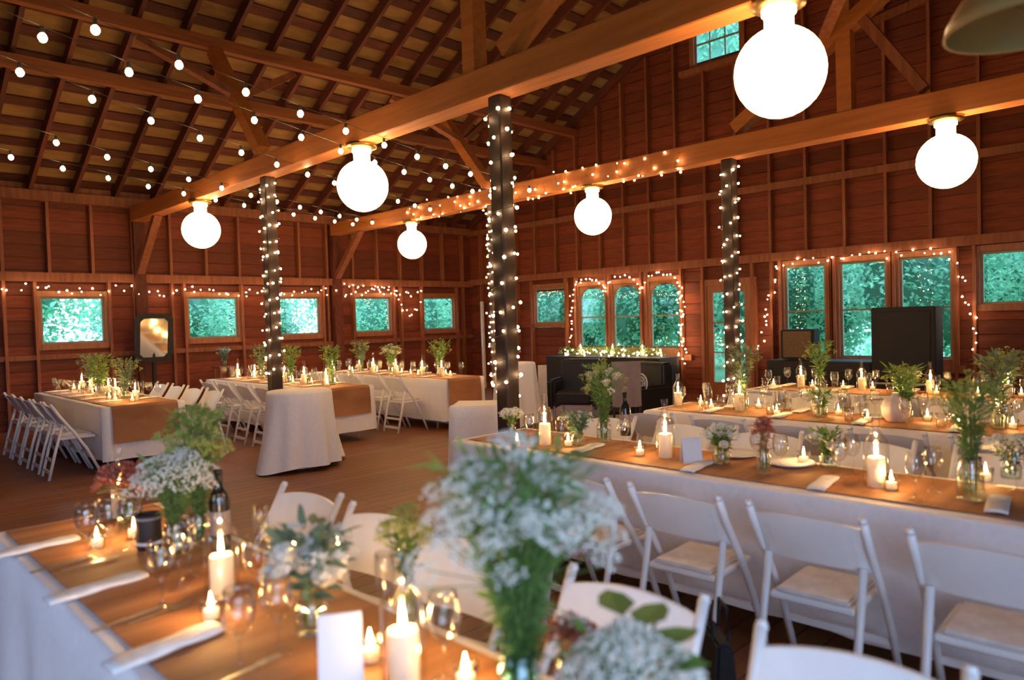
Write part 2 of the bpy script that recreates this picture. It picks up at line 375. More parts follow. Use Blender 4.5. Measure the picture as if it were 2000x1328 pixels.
tag(MB().bar((X2, 2.2, 3.76), (X2, 2.85, 4.75), .10, .12, (1, 0, 0)).build('knee_brace', 'stud'), 'diagonal brace on the far beam left of its right-hand globe lamp', 'brace')
for px_, lab in ((X1, 'diagonal brace from the left wall up to the near beam'), (X2, 'diagonal brace from the left wall up to the far beam')):
    tag(MB().bar((px_, YL-.12, 2.55), (px_, YL-1.1, 3.47), .1, .12, (1, 0, 0)).build('wall_brace', 'stud'), lab, 'brace', 'wall braces')
def post(x, y, label):
    me = MB().box(-.072, .072, -.072, .072, 0, 3.45).mesh('post', 'post'); bevel(me, .012, 1)
    return tag(obj('timber_post', me, loc=(x, y, 0)), label, 'post', 'dark posts under the beams')
post(X1, 4.33, 'dark post under the near beam beside the tall vases, tallest in the photo')
post(X1, 8.48, 'dark post rising behind the draped cocktail table')
post(X2, 8.48, 'dark post under the far beam, standing just behind the tallest post')
post(X2, 4.33, 'dark post in front of the glazed door, wound with fairy lights')
for xx, l in ((X1, 'wall post under the left end of the near beam'), (X2, 'wall post under the left end of the far beam')):
    tag(MB().box(xx-.09, xx+.09, YL-.2, YL-.02, 0, 3.45).build('wall_post', 'rafter'), l, 'post', 'posts at the left wall')

# windows
def window(n, label, axis, u0, u1, z0, z1, cols=1, rows=1, fm='frame', arch=False, drop=0):
    r = bpy.data.objects.new('window_%d' % n, None); C.objects.link(r); r['kind'] = 'structure'
    um = (u0+u1)/2; hw = (u1-u0)/2; r.location = (um, YL, z0) if axis == 'x' else (XR, um, z0)
    if axis == 'y': r.rotation_euler = (0, 0, -PI/2)
    h = z1-z0; r['label'] = label
    c = MB(); t = .09
    c.box(-hw-t, -hw, -.05, -.015, -t, h+t); c.box(hw, hw+t, -.05, -.015, -t, h+t); c.box(-hw, hw, -.05, -.015, h, h+t); c.box(-hw, hw, -.07, -.015, -t, 0)
    c.box(-hw-.02, -hw+.005, -.02, .06, 0, h); c.box(hw-.005, hw+.02, -.02, .06, 0, h); c.box(-hw, hw, -.02, .06, h-.005, h+.02); c.box(-hw, hw, -.02, .06, -.02, .005)
    c.build('casing', 'woodframe', r)
    s = MB(); q = .035
    s.box(-hw, -hw+q, .0, .035, 0, h); s.box(hw-q, hw, .0, .035, 0, h); s.box(-hw+q, hw-q, .0, .035, 0, q); s.box(-hw+q, hw-q, .0, .035, h-q, h)
    sash = s.build('sash', fm, r)
    if arch:
        a = MB(); n2 = 10; rr = hw-q
        for i in range(n2):
            t0 = PI*i/n2; t1 = PI*(i+1)/n2; zc = h-q-rr*.75
            p = lambda t_: (rr*math.cos(t_), zc+rr*.75*math.sin(t_))
            (xa, za), (xb2, zb) = p(t0), p(t1)
            a.add([(xa, -.005, za), (xb2, -.005, zb), (xb2, -.005, h), (xa, -.005, h), (xa, .03, za), (xb2, .03, zb), (xb2, .03, h), (xa, .03, h)],
                  [(0, 1, 2, 3), (7, 6, 5, 4), (0, 4, 5, 1), (2, 6, 7, 3)])
        a.build('arched_head', 'woodframe', r)
    for i in range(1, cols): u = -hw+2*hw*i/cols; MB().box(u-.011, u+.011, .002, .03, q, h-q).build('muntin', fm, r)
    for j in range(1, rows): v = h*j/rows; MB().box(-hw+q, hw-q, .001, .031, v-.014, v+.014).build('muntin', fm, r)
    for i in range(cols):
        for j in range(rows):
            a0 = -hw+2*hw*i/cols; a1 = -hw+2*hw*(i+1)/cols; b0 = h*j/rows; b1 = h*(j+1)/rows
            MB().box(a0+.01, a1-.01, .012, .018, b0+.01, b1-.01).build('pane', 'pane', r)
nm = ['leftmost', 'second from the left', 'middle, partly behind the wrapped post', 'fourth from the left', 'last before the corner']
for i, (a, b2) in enumerate(LW): window(i+1, 'small square window in the left wall, %s' % nm[i], 'x', a, b2, ZL0, ZL1)
rl = ['small square window just right of the corner', 'left narrow window of the three with arched heads', 'middle narrow window of the three with arched heads', 'right narrow window of the three with arched heads',
      'tall sash window, left of the three behind the speakers', 'tall sash window, middle of the three behind the speakers', 'tall sash window behind the big black speaker', 'wide window at the right edge', 'small six-pane window high in the gable']
for i, (a, b2, z0, z1) in enumerate(RW):
    window(i+6, rl[i], 'y', a, b2, z0, z1, cols=3 if i == 8 else 1, rows=2 if i in (1, 2, 3, 4, 5, 6, 8) else 1, arch=i in (1, 2, 3))
# glazed door
dr = bpy.data.objects.new('door_1', None); C.objects.link(dr); dr['kind'] = 'structure'; dr['label'] = 'glazed wooden door between the two window groups'
dr.location = (XR, 6.44, 0); dr.rotation_euler = (0, 0, -PI/2)
m = MB(); m.box(-.42, -.31, -.04, .0, .01, 2.1); m.box(.31, .42, -.04, 0, .01, 2.1); m.box(-.31, .31, -.04, 0, .01, .36); m.box(-.31, .31, -.04, 0, 1.98, 2.1)
m.build('stile_frame', 'woodframe', dr)
MB().box(-.012, .012, -.035, -.005, .36, 1.98).build('muntin', 'woodframe', dr)
for v in (.9, 1.44): MB().box(-.31, .31, -.034, -.006, v-.012, v+.012).build('muntin', 'woodframe', dr)
MB().box(-.31, .31, -.023, -.018, .36, 1.98).build('pane', 'pane', dr)
m = MB(); m.box(-.54, -.42, -.06, .02, 0, 2.22); m.box(.42, .54, -.06, .02, 0, 2.22); m.box(-.42, .42, -.06, .02, 2.1, 2.22); m.build('door_casing', 'woodframe', dr)
MB().lathe([(0, -.03), (.03, -.02), (.03, .02), (0, .03)], 10, (.36, -.07, 1.0)).build('door_handle', 'brass', dr)
# trim around the two glazed groups
MB().box(XR-.06, XR-.01, 7.2, 10.1, .74, .85).build('trim_1', 'woodframe', kind='structure')
MB().box(XR-.07, XR-.01, 2.75, 5.6, .64, .75).build('trim_2', 'woodframe', kind='structure')

# ------------------------------------------------------------------ trees outside
def tree_mesh(seed, n, rad, hgt, leaf):
    rnd = random.Random(seed); m = MB()
    for i in range(n):
        t = rnd.uniform(0, 2*PI); u = rnd.uniform(-1, 1); q = math.sqrt(1-u*u); r = rnd.uniform(.72, 1.03)*(1+.18*math.sin(3*t+seed)+.12*math.sin(7*u+seed))
        c = Vector((q*math.cos(t)*rad*r, q*math.sin(t)*rad*r, hgt*.5+u*hgt*.5*r))
        d = Vector((rnd.uniform(-1, 1), rnd.uniform(-1, 1), rnd.uniform(-.9, .4))).normalized()
        m.leaf(c, d, (rnd.uniform(-1, 1), rnd.uniform(-1, 1), 1), leaf*rnd.uniform(.7, 1.4), leaf*.6)
    return m.mesh('crown', 'treeleaf')
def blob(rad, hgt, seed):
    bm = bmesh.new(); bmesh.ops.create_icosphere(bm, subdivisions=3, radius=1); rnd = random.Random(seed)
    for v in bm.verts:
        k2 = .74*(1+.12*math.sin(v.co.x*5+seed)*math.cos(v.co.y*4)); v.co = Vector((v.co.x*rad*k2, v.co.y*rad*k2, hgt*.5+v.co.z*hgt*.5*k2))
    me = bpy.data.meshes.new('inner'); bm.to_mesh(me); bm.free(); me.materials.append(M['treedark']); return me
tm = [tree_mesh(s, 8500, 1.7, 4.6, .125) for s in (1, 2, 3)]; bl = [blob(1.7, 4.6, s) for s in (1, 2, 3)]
trunk = MB().tube([(0, 0, -.45), (.03, 0, .8), (0, .02, 2.2)], .12, 8, .07).mesh('trunk', 'bark')
k = 0
def tree(x, y, s, sz, where):
    global k
    t = thing('leafy_tree', 'leafy green tree outside, %s' % where, 'tree', (x, y, 0), k*1.3, 'trees outside the barn')
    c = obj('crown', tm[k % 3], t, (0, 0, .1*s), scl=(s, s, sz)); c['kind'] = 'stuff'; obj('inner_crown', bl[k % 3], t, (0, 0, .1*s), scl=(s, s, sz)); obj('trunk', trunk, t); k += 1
for i, wh in enumerate(['left of the leftmost window', 'behind the leftmost window', 'behind the second left-wall window', 'behind the middle left-wall window', 'behind the fourth left-wall window', 'behind the last left-wall window', 'near the corner of the barn']):
    tree(-.8+i*3.45, 17.9+2.7*(i % 2), .90, .70+.06*(i % 3), wh)
for i, wh in enumerate(['far back left', 'far behind the leftmost window', 'far behind the middle left-wall window', 'far behind the last left-wall window']):
    tree(-2.5+i*6.8, 27, 1.6, 1.3+.15*(i % 2), wh)
for (x, y, wh) in [(17, 15.7, 'near the square corner window'), (20.6, 16.4, 'behind the square corner window'), (17, 12.0, 'behind the arched windows'), (20.6, 12.3, 'behind the right arched window'), (17, 8.3, 'behind the glazed door'),
                   (20.6, 8.2, 'behind the left sash window'), (17, 4.7, 'behind the sash windows'), (20.6, 4.1, 'behind the right-hand sash window'), (17, 1.1, 'behind the window at the right edge')]:
    tree(x, y, .9, .95+.03*(k % 3), wh)
for i, wh in enumerate(['far behind the corner window', 'far behind the arched windows', 'far behind the glazed door', 'far behind the sash windows', 'far right beyond the edge window']):
    tree(26.6, 21.3-i*6.7, 1.75, 3.2+.2*(i % 2), wh)

# ------------------------------------------------------------------ globe lamps
gp = thing('globe_lamp', 'x', 'lamp', (0, 0, 0))
prof = [(0.001, -.262)]+[(.262*math.sin(t), -.262*math.cos(t)*(1.0 if t > PI/2 else 1.02)) for t in [PI*i/18 for i in range(1, 17)]]+[(.085, .255)]
MB().lathe(prof, 32).build('globe', 'globe', gp, smooth=True)
MB().lathe([(.085, .25), (.085, .33), (.10, .34), (.10, .375)], 20).build('neck', emis('lit lamp neck', (1, .66, .33), 5), gp, smooth=True)
MB().lathe([(.11, .372), (.155, .385), (.16, .425), (.001, .425)], 24).build('ceiling_plate', 'brass', gp, smooth=True)
gl = {(X1, 10.58): 'globe lamp at the far left end of the near beam', (X1, 6.39): 'globe lamp left of the tallest post on the near beam', (X1, 1.93): 'largest globe lamp, upper right on the near beam',
      (X2, 10.64): 'smallest globe lamp, far left on the far beam', (X2, 6.43): 'globe lamp in the middle of the far beam', (X2, 2.02): 'globe lamp at the right on the far beam'}
for (x, y), l in gl.items(): place(gp, (x, y, 3.03), 0, 'glowing white '+l, 'white globe lamps under the beams')
# unlit tan dome shade hanging top right
ds = thing('dome_pendant', 'unlit tan dome shade hanging at the top right corner', 'lamp', Vector((0, 0, H))+ray(2015, 52).normalized()*3.0)
MB().lathe([(.235, 0), (.245, .0), (.235, .04), (.20, .10), (.14, .17), (.07, .22), (.05, .30), (.04, .30), (.06, .21), (.13, .16), (.19, .09), (.222, .035), (.235, 0)], 32).build('shade', 'shade', ds, smooth=True)
MB().lathe([(.001, .05), (.04, .07), (.045, .11), (.03, .16), (.02, .2)], 14).build('bulb', M['glass'], ds, smooth=True)
MB().tube([(0, 0, .3), (0, 0, 2.2)], .008, 6).build('cord', 'wire', ds)

# ------------------------------------------------------------------ string lights
def bulb_mesh(r): return MB().lathe([(.001, -r*1.15), (r*.6, -r*.9), (r, -r*.2), (r*.9, r*.4), (r*.45, r*1.0), (.001, r*1.05)], 8).mesh('bulb', 'bulb', True)
fb = bulb_mesh(.027); fs = MB().lathe([(.001, .07), (.014, .068), (.014, .026), (.001, .026)], 6).mesh('socket', 'socket')
fairy = MB().octa((0, 0, 0), .0155); bm = bmesh.new(); bmesh.ops.create_icosphere(bm, subdivisions=1, radius=.0145); fairym = bpy.data.meshes.new('bulb'); bm.to_mesh(fairym); bm.free(); fairym.materials.append(M['fairy'])
def festoon(a, b2, n, sag, label, first=.5):
    a = Vector(a); b2 = Vector(b2); t = thing('festoon_string', label, 'string lights', tuple(a), 0, 'festoon strings over the dance floor')
    pt = lambda u: (b2-a)*u+Vector((0, 0, -sag*4*u*(1-u)))
    MB().tube([pt(i/24) for i in range(25)], .003, 4).build('cable', 'wire', t)
    for i in range(n):
        p = pt((i+first)/n); bo = obj('bulb', fb, t, p-Vector((0, 0, .07))); obj('socket', fs, bo)
# ends lie on the outer and the far beam
def zl(px, py, z): return at(px, py, z)
def extend(p, q, x):                # point on the line p-q at room x
    u = (x-p.x)/(q.x-p.x); return p+(q-p)*u
for (p, q, n, sag, ph, l) in [((60, 50), (933, 368), 13, .12, .15, 'second nearest festoon string of large bulbs, ending at the paired posts'),
                          ((213, 50), (957, 338), 13, .12, .5, 'nearest festoon string of large bulbs, crossing the upper left'),
                          ((18, 122), (830, 402), 14, .10, .3, 'third festoon string of large bulbs from the camera'),
                          ((65, 255), (725, 432), 14, .08, .55, 'fourth festoon string of large bulbs from the camera'),
                          ((14, 298), (740, 446), 14, .06, .2, 'farthest festoon string of large bulbs, near the left wall')]:
    P = at(*p, 3.5); Q = at(*q, 3.5); A = extend(P, Q, X0+.12); B = extend(P, Q, X2-.12); A.z = 3.56; B.z = 3.56
    if B.y > YL-.2: B = extend(P, Q, 7.6); B.z = 3.56
    festoon(A, B, n, sag, l, ph)
def fairy_string(pts, label, group='fairy light strings', hang=0.0, jit=.03, step=.085):
    pts = [Vector(p) for p in pts]; o = pts[0]; t = thing('fairy_light_string', label, 'string lights', tuple(o), 0, group)
    MB().tube([p-o for p in pts], .0025, 3).build('wire', 'gwire', t)
    acc = 0
    for i in range(len(pts)-1):
        d = pts[i+1]-pts[i]; L = d.length
        while acc < L:
            p = pts[i]+d*(acc/L)-o+Vector((random.uniform(-jit, jit), random.uniform(-jit, jit), random.uniform(-jit*1.3, jit*1.3)))
            obj('bulb', fairym, t, p, scl=random.uniform(.75, 1.15)); acc += step*random.uniform(.7, 1.4)
        acc -= L
def helix(x, y, z0, z1, turns, r=.115, n=14):
    N_ = int(turns*n); return [(x+r*math.cos(2*PI*i/n), y+r*math.sin(2*PI*i/n), z0+(z1-z0)*i/N_) for i in range(N_+1)]
fairy_string(helix(X1, 4.33, .95, 3.40, 12), 'fairy lights spiralling around the tallest post', jit=.02, step=.145)
fairy_string(helix(X1, 8.48, .95, 3.40, 14), 'fairy lights wound around the post behind the cocktail table', jit=.02, step=.11)
fairy_string(helix(X2, 8.48, .5, 3.40, 18), 'dense fairy lights wound around the post behind the tallest post', jit=.03, step=.085)
fairy_string(helix(X2, 4.33, .5, 3.40, 14), 'fairy lights wound around the post by the glazed door', jit=.02, step=.12)
pts = []
for i in range(150):
    u = i/149; y = 10.6-u*5.75; a2 = i*.52; pts.append((X2-.04+.16*math.cos(a2) if True else 0, y, 3.58+.16*math.sin(a2)))
pts = [(X2-.14 if math.sin(i*1.3) > -.3 else X2+.14, p[1], 3.56+.14*math.sin(i*.9)+.01) for i, p in enumerate(pts)]
fairy_string(pts, 'fairy lights wound along the far beam towards its bright middle', jit=.03, step=.17)
# swags on the left wall
pts = []
for i in range(90):
    u = i/89; x = 1.3+u*9.0; pts.append((x, YL-.16, 2.33-.09*abs(math.sin(u*PI*7))+.03*math.sin(i*2.1)))
fairy_string(pts, 'fairy lights swagged along the left wall above the small windows', jit=.05, step=.105)
fairy_string([(8.2, YL-.15, 2.42), (8.6, YL-.15, 2.36), (9.3, YL-.15, 2.40), (9.6, YL-.15, 2.2), (9.75, YL-.15, 1.9), (9.95, YL-.15, 1.78), (10.15, YL-.15, 1.95), (10.25, YL-.15, 2.15)], 'loop of fairy lights hanging between the last two left-wall windows', jit=.04, step=.10)
XW = XR-.15
pts = [(XW, 10.05, 1.1), (XW, 10.02, 1.6), (XW, 10.0, 2.1)]
for c, hw in ((9.55, .42), (8.68, .42), (7.78, .42)):
    pts += [(XW, c+hw*math.cos(t), 2.08+.34*math.sin(t)) for t in [PI*i/8 for i in range(9)]]
fairy_string(pts, 'fairy lights arching over the three narrow windows', jit=.03, step=.085)
pts = [(XW-.02*(i % 3), 7.33+.05*math.sin(i*1.7), 2.1-i*.055) for i in range(26)]
fairy_string(pts, 'thick bundle of fairy lights hanging right of the arched windows', jit=.05, step=.05)
pts = [(XW, 5.85, .95), (XW, 5.7, 1.3), (XW, 5.62, 1.8), (XW, 5.5, 2.3), (XW, 5.1, 2.42), (XW, 4.6, 2.40), (XW, 4.1, 2.47), (XW, 3.7, 2.40), (XW, 3.2, 2.46), (XW, 2.95, 2.36), (XW, 2.8, 2.1), (XW, 2.72, 1.7), (XW, 2.62, 1.3), (XW, 2.66, .95)]
fairy_string(pts, 'fairy lights framing the three tall sash windows', jit=.05, step=.095)

# ------------------------------------------------------------------ tables
def cloth(name, x0, x1, y0, y1, zt, zb, amp, flare, seed=0, mat_='cloth'):
    rnd = random.Random(seed); m = MB(); P = []
    st = .07
    def edge(a, b2):
        n = max(2, int((Vector(b2)-Vector(a)).length/st)); return [(a[0]+(b2[0]-a[0])*i/n, a[1]+(b2[1]-a[1])*i/n) for i in range(n)]
    r = .02
    ring = edge((x0, y0), (x1, y0))+edge((x1, y0), (x1, y1))+edge((x1, y1), (x0, y1))+edge((x0, y1), (x0, y0))
    nrm = []
    for (x, y) in ring:
        dx = (-1 if x <= x0+.001 else 1 if x >= x1-.001 else 0); dy = (-1 if y <= y0+.001 else 1 if y >= y1-.001 else 0)
        l = math.hypot(dx, dy); nrm.append((dx/l, dy/l))
    n = len(ring); lv = [(0, -r, 1), (.012, 0, 1)]+[(t, 0, 0) for t in (.15, .35, .6, .8, 1)]
    rows = []
    ph = [rnd.uniform(0, 6.28) for _ in range(4)]
    for li, (t, inset, top) in enumerate([(0, -r, 1), (.02, 0, 1), (.2, 0, 0), (.45, 0, 0), (.7, 0, 0), (1, 0, 0)]):
        row = []
        for j, ((x, y), (nx, ny)) in enumerate(zip(ring, nrm)):
            s_ = j*st; wv = (math.sin(s_*9+ph[0])+.6*math.sin(s_*15.3+ph[1])+.4*math.sin(s_*4.1+ph[2]))*amp*t
            o = inset+flare*t+wv
            row.append((x+nx*o, y+ny*o, zt-(zt-zb)*t))
        rows.append(row)
    base = 0
    for row in rows: m.v += row
    for i in range(len(rows)-1):
        for j in range(n): m.f.append((i*n+j, (i+1)*n+j, (i+1)*n+(j+1) % n, i*n+(j+1) % n))
    m.f.append(tuple(range(n)))
    return m.build(name, mat_, smooth=False)
def smooth_sides(o):
    for p in o.data.polygons:
        if len(p.vertices) == 4: p.use_smooth = True
def table(x0, x1, y0, y1, nm, hang=None, zb=.16, seed=1, edge_=.07, legs=True):
    t = thing('banquet_table', 'long folding banquet table hidden under the cloth of the %s table' % nm, 'table', ((x0+x1)/2, (y0+y1)/2, 0), 0, 'banquet tables')
    hx, hy = (x1-x0)/2-.03, (y1-y0)/2-.03
    MB().box(-hx, hx, -hy, hy, .70, .735).build('tabletop', 'pale', t)
    for sy in (-1, 1):
        for sx in (-1, 1): MB().tube([(sx*(hx-.08), sy*(hy-.25), 0), (sx*(hx-.08), sy*(hy-.25), .70)], .016, 8).build('leg', 'metal', t)
    c = cloth('tablecloth', x0, x1, y0, y1, .748, zb, .016, .02, seed); smooth_sides(c); tag(c, 'white linen cloth draped over the %s table' % nm, 'tablecloth', 'white tablecloths')
    e = edge_; m = MB(); z = .752; n = 24
    xs = (x0+e, x1-e); ya, yb = y0-.012, y1+.012
    path = []
    if hang: path += [(ya-.028, z-hang), (ya-.026, z-hang*.5), (ya-.008, z-.03)]
    path += [(ya+.015 if hang else y0+e, z)]+[(y0+(y1-y0)*i/n, z+.0015*math.sin(i*1.9)) for i in range(1, n)]+[(y1-e, z)]
    for (yy, zz) in path: m.v += [(xs[0], yy, zz), (xs[1], yy, zz)]
    for i in range(len(path)-1): m.f.append((2*i, 2*i+1, 2*i+3, 2*i+2))
    r = m.build('table_runner', 'burlap'); md = r.modifiers.new('thickness', 'SOLIDIFY'); md.thickness = .003; md.offset = 1
    tag(r, 'brown burlap runner laid along the %s table' % nm+(', hanging over its end' if hang else ''), 'table runner', 'brown burlap runners')
TB = {  # name: x0,x1,y0,y1,hang
    'nearest': (.55, 1.26, -.9, 3.78, None), 'long right-hand': (3.30, 4.06, -.2, 3.98, None), 'second right-hand': (5.42, 6.2, -.2, 3.80, None), 'third right-hand': (7.45, 8.2, -.2, 3.9, None),
    'far left': (2.40, 3.30, 8.95, 12.2, .42), 'middle far': (4.85, 5.70, 8.50, 12.2, .38), 'corner': (6.68, 7.50, 8.20, 11.9, .38)}
for i, (nm_, a) in enumerate(TB.items()): table(*a[:4], nm_, a[4], .14 if i else .1, seed=i+3, edge_=.055 if i == 0 else .09)
# small draped table beyond the right-hand table
c = cloth('tablecloth', -.26, .26, -.24, .24, .75, .12, .012, .03, 9); smooth_sides(c); c.location = (4.99, 5.55, 0); c.rotation_euler = (0, 0, -PI/4-.1)
tag(c, 'white cloth over the small square table beyond the tallest post', 'tablecloth', 'white tablecloths')
t = thing('side_table', 'small square table under a white cloth beyond the tallest post', 'table', (4.99, 5.55, 0), -PI/4-.1)
MB().box(-.24, .24, -.21, .21, .70, .735).build('tabletop', 'pale', t)
for sx in (-1, 1):
    for sy in (-1, 1): MB().tube([(sx*.19, sy*.17, 0), (sx*.19, sy*.17, .7)], .016, 8).build('leg', 'metal', t)
# cocktail tables with flaring square cloths
def cocktail(x, y, zt, label, rot, R0=.36):
    t = thing('cocktail_table', 'round cocktail table hidden under the flared cloth, %s' % label, 'table', (x, y, 0))
    MB().lathe([(.001, zt-.04), (R0-.03, zt-.04), (R0-.03, zt-.012), (.001, zt-.012)], 24).build('tabletop', 'pale', t)
    MB().lathe([(.001, 0), (.22, 0), (.22, .02), (.03, .04), (.03, zt-.04)], 16).build('pedestal', 'metal', t, smooth=True)
    m = MB(); n = 96; Ls = [0, .03, .15, .3, .5, .7, .85, 1.0]
    m.v.append((0, 0, zt))
    for t_ in Ls:
        for j in range(n):
            a = 2*PI*j/n; corner = max(0, math.cos(2*(a-rot)))**3
            fold = math.sin(a*8+1.1)*.5+math.sin(a*13+.4)*.25
            r = R0-(.012 if t_ == 0 else 0)+t_**1.2*(.07+.17*corner)+t_*.055*fold
            z = zt-(zt-.015)*t_*(1-.05*(1-corner)) ; m.v.append((r*math.cos(a), r*math.sin(a), max(z, .012)))
    for j in range(n): m.f.append((0, 1+j, 1+(j+1) % n))
    for i in range(len(Ls)-1):
        for j in range(n): m.f.append((1+i*n+j, 1+(i+1)*n+j, 1+(i+1)*n+(j+1) % n, 1+i*n+(j+1) % n))
    o = m.build('tablecloth', 'cloth', loc=(x, y, 0), smooth=True)
    tag(o, 'white cloth flaring to the floor from the cocktail table, %s' % label, 'tablecloth', 'cocktail table cloths')
cocktail(4.04, 7.53, .87, 'in the middle of the floor', .3)
cocktail(7.72, 7.72, .95, 'by the light-wound pair of posts', .6, .3)

# ------------------------------------------------------------------ folding chair (faces +x)
ch = thing('folding_chair', 'x', 'chair')
for s in (-1, 1):
    y = s*.222
    st = MB(); P_ = [(.235, .0), (.10, .30), (-.02, .50), (-.16, .70), (-.225, .815)]
    st.tube([(xa, y, za) for xa, za in P_], .0165, 8)
    st.tube([(-.225, y, .81), (-.232, y, .828)], .019, 8, .012); st.build('front_leg', 'chairwhite', ch, smooth=True)
    yy = s*.187
    MB().tube([(-.27, yy, 0), (-.20, yy, .30), (-.12, yy, .60)], .0165, 8).build('rear_leg', 'chairwhite', ch, smooth=True)
def panel(zb, zt, xb, xt, hw, curve, t, n=10):
    m = MB()
    for k2, (z, x) in enumerate(((zb, xb), (zt, xt))):
        for i in range(n+1):
            u = -1+2*i/n; c = -curve*(1-u*u); dz = (.022*(1-u*u) if k2 else 0)
            for o in (0, t): m.v.append((x+c+o, u*hw, z+dz))
    w_ = 2*(n+1)
    for i in range(n):
        a = 2*i; m.f += [(a, a+w_, a+w_+2, a+2), (a+1, a+3, a+w_+3, a+w_+1), (a+w_, a+w_+1, a+w_+3, a+w_+2), (a, a+2, a+3, a+1)]
    m.f += [(0, 1, w_+1, w_), (2*n, w_+2*n, w_+2*n+1, 2*n+1)]; return m
panel(.585, .775, -.092, -.205, .215, .028, .016).build('backrest', 'chairwhite', ch, smooth=False)
me = MB().box(-.17, .20, -.168, .168, .42, .45).mesh('seat', 'chairwhite'); bevel(me, .008, 1); obj('seat', me, ch)
me = MB().box(-.165, .175, -.145, .145, .445, .47).mesh('seat_pad', 'vinyl'); bevel(me, .01, 2); obj('seat_pad', me, ch)
MB().bar((-.222, -.187, .20), (-.222, .187, .20), .018, .03).build('stretcher', 'chairwhite', ch)
MB().bar((-.252, -.187, .075), (-.252, .187, .075), .018, .035).build('stretcher', 'chairwhite', ch)
MB().bar((.13, -.222, .235), (.13, .222, .235), .018, .03).build('stretcher', 'chairwhite', ch)
ordn = ['nearest the camera', 'second from near end', 'third from near end', 'fourth from near end', 'fifth from near end', 'sixth from the near end', 'seventh from the near end', 'eighth from the near end']
def chairs(x, ys, rz, nm_, side):
    for i, y in enumerate(ys):
        place(ch, (x+random.uniform(-.015, .015), y, 0), rz+random.uniform(-.05, .05), 'white folding chair, %s side of the %s table, %s' % (side, nm_, ordn[i]), 'chairs on the %s side of the %s table' % (side, nm_))
chairs(2.98, [.60, 1.21, 1.79, 2.37], 0, 'long right-hand', 'left')
chairs(1.51, [.59, 1.24, 1.94, 2.48, 3.10], PI+.12, 'nearest', 'right')
chairs(4.36, [.9, 1.55, 2.2, 2.85, 3.5], PI, 'long right-hand', 'far')
chairs(5.16, [1.0, 1.6, 2.2, 2.8, 3.4], 0, 'second right-hand', 'left')
chairs(6.5, [1.0, 1.6, 2.2, 2.8, 3.4], PI, 'second right-hand', 'far')
chairs(7.16, [1.0, 1.6, 2.2, 2.8, 3.4], 0, 'third right-hand', 'left')
chairs(2.16, [9.25, 9.78, 10.31, 10.84, 11.37], 0, 'far left', 'left')
chairs(3.60, [9.3, 9.95, 10.6, 11.25], PI, 'far left', 'right')
chairs(4.55, [9.1, 9.7, 10.3, 10.9], 0, 'middle far', 'left')
chairs(6.40, [8.75, 9.3, 9.9, 10.5, 11.1], 0, 'corner', 'left')

# ------------------------------------------------------------------ tabletop things
# candle lantern: clear bottle hurricane over a pillar candle
FL = MB().lathe([(.001, 0), (.006, .006), (.008, .016), (.006, .038), (.001, .064)], 8).mesh('flame', 'flame', True)
def candle_light(parent, z, wt):
    l = bpy.data.lights.new('candle_glow', 'POINT'); l.energy = wt; l.color = (1, .54, .17); l.shadow_soft_size = .012
    o = bpy.data.objects.new('candle_glow', l); C.objects.link(o); o.parent = parent; o.location = (0, 0, z); return o
lan = thing('bottle_lantern', 'x', 'candle')
cn = MB().lathe([(.001, 0), (.036, 0), (.036, .128), (.033, .132), (.028, .127), (.001, .122)], 20).build('candle', 'wax', lan, smooth=True)
obj('flame', FL, cn, (0, 0, .135)); MB().tube([(0, 0, .12), (0, 0, .137)], .0015, 4).build('wick', 'wire', cn)
MB().lathe([(.050, .002), (.052, .02), (.052, .185), (.046, .205), (.026, .232), (.0165, .255), (.0155, .30), (.018, .305), (.018, .318), (.015, .318)], 24).build('glass_bottle', 'glass', lan, smooth=True)
candle_light(lan, .165, 3.6)
vot = thing('votive_candle', 'x', 'candle')
cv = MB().lathe([(.001, .006), (.021, .006), (.021, .034), (.001, .034)], 14).build('candle', 'wax', vot, smooth=True)
obj('flame', FL, cv, (0, 0, .036), scl=.75)
MB().lathe([(.001, 0), (.026, 0), (.03, .03), (.033, .062), (.031, .062), (.028, .03)], 18).build('glass_cup', 'glass', vot, smooth=True)
candle_light(vot, .058, 1.2)
wg = thing('wine_glass', 'x', 'glass')
MB().lathe([(.001, .09), (.018, .096), (.034, .115), (.041, .145), (.038, .18), (.033, .205), (.0318, .205), (.036, .18), (.039, .145), (.032, .118)], 22).build('bowl', 'glass', wg, smooth=True)
MB().lathe([(.034, 0), (.034, .002), (.006, .008), (.0042, .03), (.0042, .08), (.008, .093)], 16).build('stem', 'glass', wg, smooth=True)
fg = thing('champagne_flute', 'x', 'glass')
MB().lathe([(.001, .075), (.014, .09), (.024, .13), (.027, .18), (.025, .22), (.024, .22), (.0255, .18), (.0225, .13)], 20).build('bowl', 'glass', fg, smooth=True)
MB().lathe([(.032, 0), (.032, .002), (.006, .008), (.004, .03), (.004, .068), (.008, .078)], 16).build('stem', 'glass', fg, smooth=True)
tb = thing('water_tumbler', 'x', 'glass')
MB().lathe([(.001, 0), (.03, 0), (.034, .05), (.037, .105), (.0355, .105), (.032, .05), (.028, .008), (.001, .008)], 18).build('cup', 'glass', tb, smooth=True)
